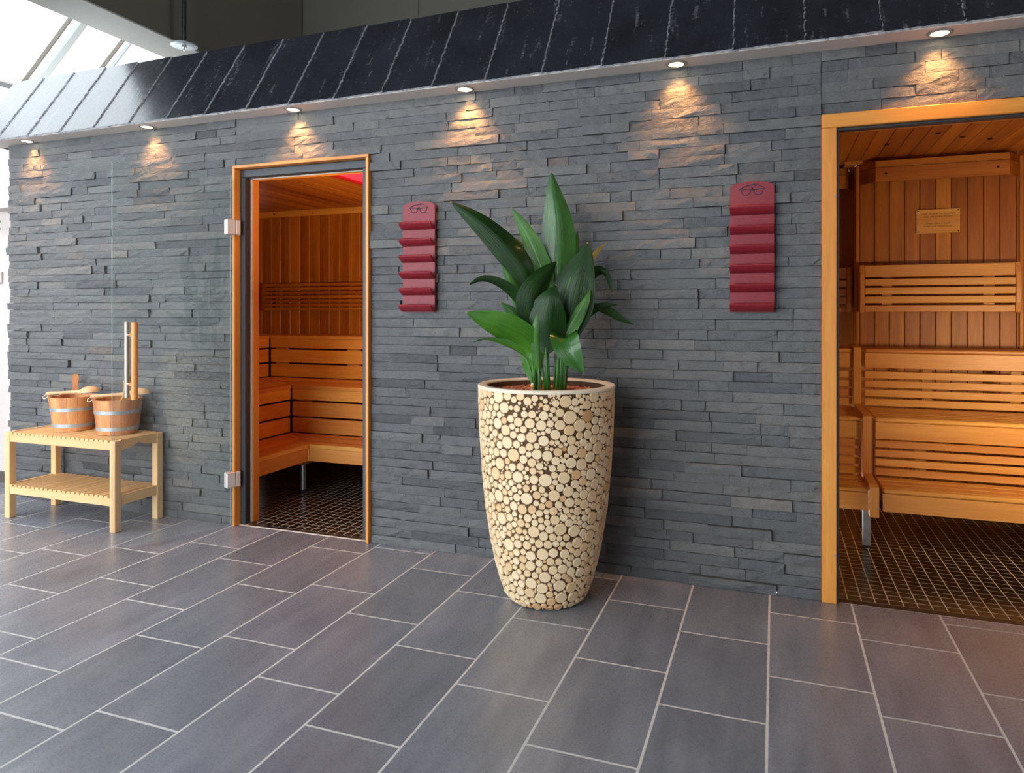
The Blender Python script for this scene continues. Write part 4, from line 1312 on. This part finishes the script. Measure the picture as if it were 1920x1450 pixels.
# ================================================================== TABLE WITH SLATS
TX0, TX1, TY0, TY1, TZ = -4.392, -3.492, -0.372, -0.036, 0.522
tb = thing('slatted_table', 'low birch table with slatted top and lower shelf against the slate wall', 'table', ((TX0 + TX1) / 2, (TY0 + TY1) / 2, 0))
LW = 0.042
for xa in (TX0, TX1 - LW):
    for ya in (TY0, TY1 - LW):
        box('leg', xa, xa + LW, ya, ya + LW, 0, TZ - 0.004, 'birch_z', tb, 0.0025)
for (zt, nm) in ((TZ, 'top_slat'), (0.206, 'shelf_slat')):
    rt = zt - 0.013
    for ya in (TY0 + 0.003, TY1 - 0.025):
        box('rail', TX0 + LW, TX1 - LW, ya, ya + 0.022, rt - 0.046, rt, 'birch_x', tb, 0.002)
    n = 22
    span = (TX1 - LW - 0.002) - (TX0 + LW + 0.002)
    pit = span / n
    for i in range(n):
        xa = TX0 + LW + 0.002 + i * pit
        w_ = pit - 0.010
        pr = [(xa, rt + 0.0005), (xa + w_, rt + 0.0005), (xa + w_, rt + 0.007), (xa + w_ * 0.82, rt + 0.012), (xa + w_ * 0.5, rt + 0.0135), (xa + w_ * 0.18, rt + 0.012), (xa, rt + 0.007)]
        prism(nm, pr, 'y', TY0 - 0.002, TY1 - 0.001, 'birch_y', tb)
    for xa in (TX0 + 0.004, TX1 - 0.026):
        if nm == 'shelf_slat':
            box('side_rail', xa, xa + 0.022, TY0 + LW, TY1 - LW, rt - 0.046, rt + 0.012, 'birch_y', tb, 0.002)
        else:
            # apron with a wavy lower edge, a strip of convex pieces in one mesh
            V, Fc = [], []
            m = 24
            for k in range(m + 1):
                u = k / m
                yv = TY0 + LW + (TY1 - TY0 - 2 * LW) * u
                lo_ = rt - 0.052 + 0.030 * (math.sin(PI * u) ** 1.2) * (0.78 + 0.22 * math.cos(4 * PI * (u - 0.5)))
                for X in (xa, xa + 0.022):
                    V += [(X, yv, lo_), (X, yv, rt + 0.012)]
            for k in range(m):
                b = 4 * k
                Fc += [(b, b + 4, b + 5, b + 1), (b + 2, b + 3, b + 7, b + 6), (b + 1, b + 5, b + 7, b + 3), (b, b + 2, b + 6, b + 4)]
            Fc += [(0, 1, 3, 2), (4 * m, 4 * m + 2, 4 * m + 3, 4 * m + 1)]
            c = Vector((xa, TY0, rt))
            mesh('side_apron', [Vector(v) - c for v in V], Fc, 'birch_y', tb, c, recalc=True)
    for ya in (TY0 + 0.02, TY1 - 0.02):
        tube('bolt', [(TX1 - 0.0005, ya, rt - 0.02), (TX1 + 0.0015, ya, rt - 0.02)], 0.004, 'steel', tb, 10)

# ================================================================== BUCKETS AND LADLES
def bucket(label, cx, cy, hang, rivets):
    """staved pail; hang = compass angle of the tall handle stave"""
    z0 = TZ + 0.0008
    t_ = thing('sauna_bucket', label, 'bucket', (cx, cy, z0), 'wooden pails on the slatted table')
    H, RB, RT, TH = 0.206, 0.110, 0.133, 0.013
    n = 14
    def rad(z): return RB + (RT - RB) * z / H
    def stave(a0, a1, zt, name, extra=None):
        V, Fc = [], []
        m = 4
        zl = [0.0, zt]
        for z in zl:
            for k in range(m + 1):
                a = a0 + (a1 - a0) * k / m
                for r in (rad(z) + 0.0, rad(z) - TH):
                    V.append((r * math.cos(a), r * math.sin(a), z))
        row = 2 * (m + 1)
        for k in range(m):
            b = 2 * k
            Fc += [(b, b + 2, b + 2 + row, b + row), (b + 1, b + 1 + row, b + 3 + row, b + 3), (b + row, b + 2 + row, b + 3 + row, b + 1 + row), (b, b + 1, b + 3, b + 2)]
        Fc += [(0, row, row + 1, 1), (2 * m, 2 * m + 1, row + 2 * m + 1, row + 2 * m)]
        o = mesh(name, V, Fc, 'larch_z', t_, (cx, cy, z0), recalc=True)
        return o
    da = 2 * PI / n
    ih = 0
    for i in range(n):
        stave(hang + i * da - da / 2 + 0.004, hang + i * da + da / 2 - 0.004, H + rnd.uniform(-0.001, 0.001), 'stave')
    # handle: the stave at the given angle runs on upwards, waisted and rounded
    a = hang
    er = Vector((math.cos(a), math.sin(a), 0)); et = Vector((-math.sin(a), math.cos(a), 0))
    prof = [(0.030, H), (0.022, H + 0.018), (0.0165, H + 0.040), (0.0155, H + 0.062), (0.019, H + 0.084), (0.021, H + 0.098), (0.0195, H + 0.110), (0.0135, H + 0.120), (0.005, H + 0.1245)]
    V, Fc = [], []
    for (w_, z) in prof:
        for s in (-1, 1):
            for r in (rad(H) - 0.0005 + 0.12 * (z - H), rad(H) - TH + 0.0005 + 0.12 * (z - H)):
                p = er * r + et * (s * w_); V.append((p.x, p.y, z))
    for k in range(len(prof) - 1):
        b = 4 * k
        Fc += [(b, b + 2, b + 6, b + 4), (b + 1, b + 5, b + 7, b + 3), (b, b + 4, b + 5, b + 1), (b + 2, b + 3, b + 7, b + 6)]
    k = 4 * (len(prof) - 1)
    Fc += [(k, k + 2, k + 3, k + 1), (0, 1, 3, 2)]
    mesh('handle', V, Fc, 'larch_z', t_, (cx, cy, z0), recalc=True)
    lathe('base', [(0.0, 0.012), (RB - TH, 0.012), (RB - TH, 0.02), (0.0, 0.02)], 'larch_z', t_, (cx, cy, z0), 32)
    for (zb, hb) in ((0.024, 0.021), (0.122, 0.021)):
        bnd = lathe('band', [(rad(zb) + 0.0004, zb), (rad(zb) + 0.0022, zb), (rad(zb + hb) + 0.0022, zb + hb), (rad(zb + hb) + 0.0004, zb + hb)], 'galvanised', t_, (cx, cy, z0), 56, sm=0.5)
        if rivets is not None:
            for dd in (-0.075, 0.075):
                aa = rivets + dd
                r = rad(zb + hb / 2) + 0.002
                p = Vector((cx + r * math.cos(aa), cy + r * math.sin(aa), z0 + zb + hb / 2))
                tube('rivet', [p, p + Vector((math.cos(aa), math.sin(aa), 0)) * 0.002], [0.0042, 0.002], 'rivet', bnd, 8)
    return z0 + H
def ladle(label, A, B, rim):
    """wooden ladle lying across the rim from handle end A to bowl centre B"""
    A, B = Vector(A), Vector(B)
    t_ = thing('ladle', label, 'ladle', tuple(A), 'wooden ladles lying across the pails')
    d = (B - A).normalized()
    pts = [A, A + d * 0.02, A.lerp(B, 0.25), A.lerp(B, 0.5), A.lerp(B, 0.70), A.lerp(B, 0.82)]
    pts = [p + Vector((0, 0, 0.006 * math.sin(i))) * 0.4 for i, p in enumerate(pts)]
    tube('ladle_handle', pts, [0.0125, 0.0125, 0.0095, 0.0095, 0.011, 0.018], 'ladle_x', t_, 10)
    # bowl turned upside down: an ellipsoid shell, open below
    V, Fc = [], []
    sd = Vector((0, 0, 1)).cross(d).normalized(); up = d.cross(sd).normalized()
    nu, nv = 18, 7
    for shell, sc in ((0, 1.0), (1, 0.86)):
        for j in range(nv + 1):
            ph = PI / 2 * j / nv
            for i in range(nu):
                th = 2 * PI * i / nu
                e = d * (0.060 * math.cos(th) * math.cos(ph)) + sd * (0.046 * math.sin(th) * math.cos(ph)) + up * (0.036 * math.sin(ph))
                V.append(B + e * sc + up * (-0.008))
    row = nu
    for shell in (0, 1):
        o_ = shell * (nv + 1) * nu
        for j in range(nv):
            for i in range(nu):
                q = (o_ + j * row + i, o_ + j * row + (i + 1) % nu, o_ + (j + 1) * row + (i + 1) % nu, o_ + (j + 1) * row + i)
                Fc.append(q if shell == 0 else q[::-1])
    o_ = (nv + 1) * nu
    for i in range(nu): Fc.append((i, o_ + i, o_ + (i + 1) % nu, (i + 1) % nu))
    mesh('ladle_bowl', [v - B for v in V], Fc, 'ladle_x', t_, B, sm=0.9)
    # hanging loop of cord through the handle end
    h = A + d * 0.012
    loop = [h + Vector((0, -0.012, 0.0)), h + Vector((-0.010, -0.026, -0.010)), h + Vector((-0.006, -0.032, -0.022)), h + Vector((0.014, -0.032, -0.024)), h + Vector((0.030, -0.028, -0.012)), h + Vector((0.034, -0.028, -0.024)), h + Vector((0.038, -0.028, -0.045))]
    tube('cord', catmull(loop, 24), 0.0021, 'cord', t_, 6)
    return t_
b1x, b1y = -4.085, -0.158
b2x, b2y = -3.715, -0.160
r1 = bucket('left wooden pail with two metal bands and its rounded handle at the rear', b1x, b1y, math.radians(138), None)
r2 = bucket('right wooden pail with riveted metal bands, behind the door pull bars', b2x, b2y, math.radians(-21), math.radians(-9))
ladle('wooden ladle lying across the left pail, bowl to the right', (b1x - 0.105, b1y - 0.098, r1 + 0.016), (b1x + 0.098, b1y + 0.03, r1 + 0.032), r1)
ladle('wooden ladle lying across the right pail, partly behind the door pull bars', (b2x - 0.09, b2y - 0.108, r2 + 0.016), (b2x + 0.105, b2y + 0.055, r2 + 0.032), r2)

# ================================================================== SMALL THINGS AT THE LEFT EDGE
vine = thing('trailing_vine', 'thin green trailing vine against the white wall at the left edge', 'vine', (-5.30, 0.13, 1.87))
for j, zz in enumerate((1.90, 1.845)):
    pts = [(-5.75 + 0.062 * i, 0.165 - 0.002 * i, zz + 0.012 * math.sin(i * 1.3 + j)) for i in range(10)]
    tube('vine_stem', pts, 0.0022, 'stem', vine, 5)
    for i in range(26):
        u = i / 25 * 9; k = min(int(u), 8); p = Vector(pts[k]).lerp(Vector(pts[k + 1]), u - k)
        a = rnd.uniform(0, 2 * PI); s = rnd.uniform(0.016, 0.026)
        e = Vector((math.cos(a), -0.2, math.sin(a))).normalized() * s; g = Vector((-math.sin(a), -0.3, math.cos(a))).normalized() * s * 0.45
        q = [Vector((0, 0, 0)), e * 0.45 + g, e, e * 0.45 - g]
        mesh('vine_leaf', q + [e * 0.5 + Vector((0, -0.003, 0))], [(0, 1, 4), (1, 2, 4), (2, 3, 4), (3, 0, 4)], 'vine_leaf', vine, p)
sw = thing('wall_switch', 'white wall switch plate at the left edge of the picture', 'switch', (-5.36, 0.25, 1.46))
box('switch_plate', -5.42, -5.318, 0.232, 0.249, 1.458, 1.545, 'white_paint', sw, 0.004)
box('switch_button', -5.405, -5.333, 0.2265, 0.2315, 1.485, 1.535, 'white_paint', sw, 0.002)
tube('indicator', [(-5.326, 0.2315, 1.462), (-5.326, 0.229, 1.462)], 0.004, 'black_metal', sw, 8)
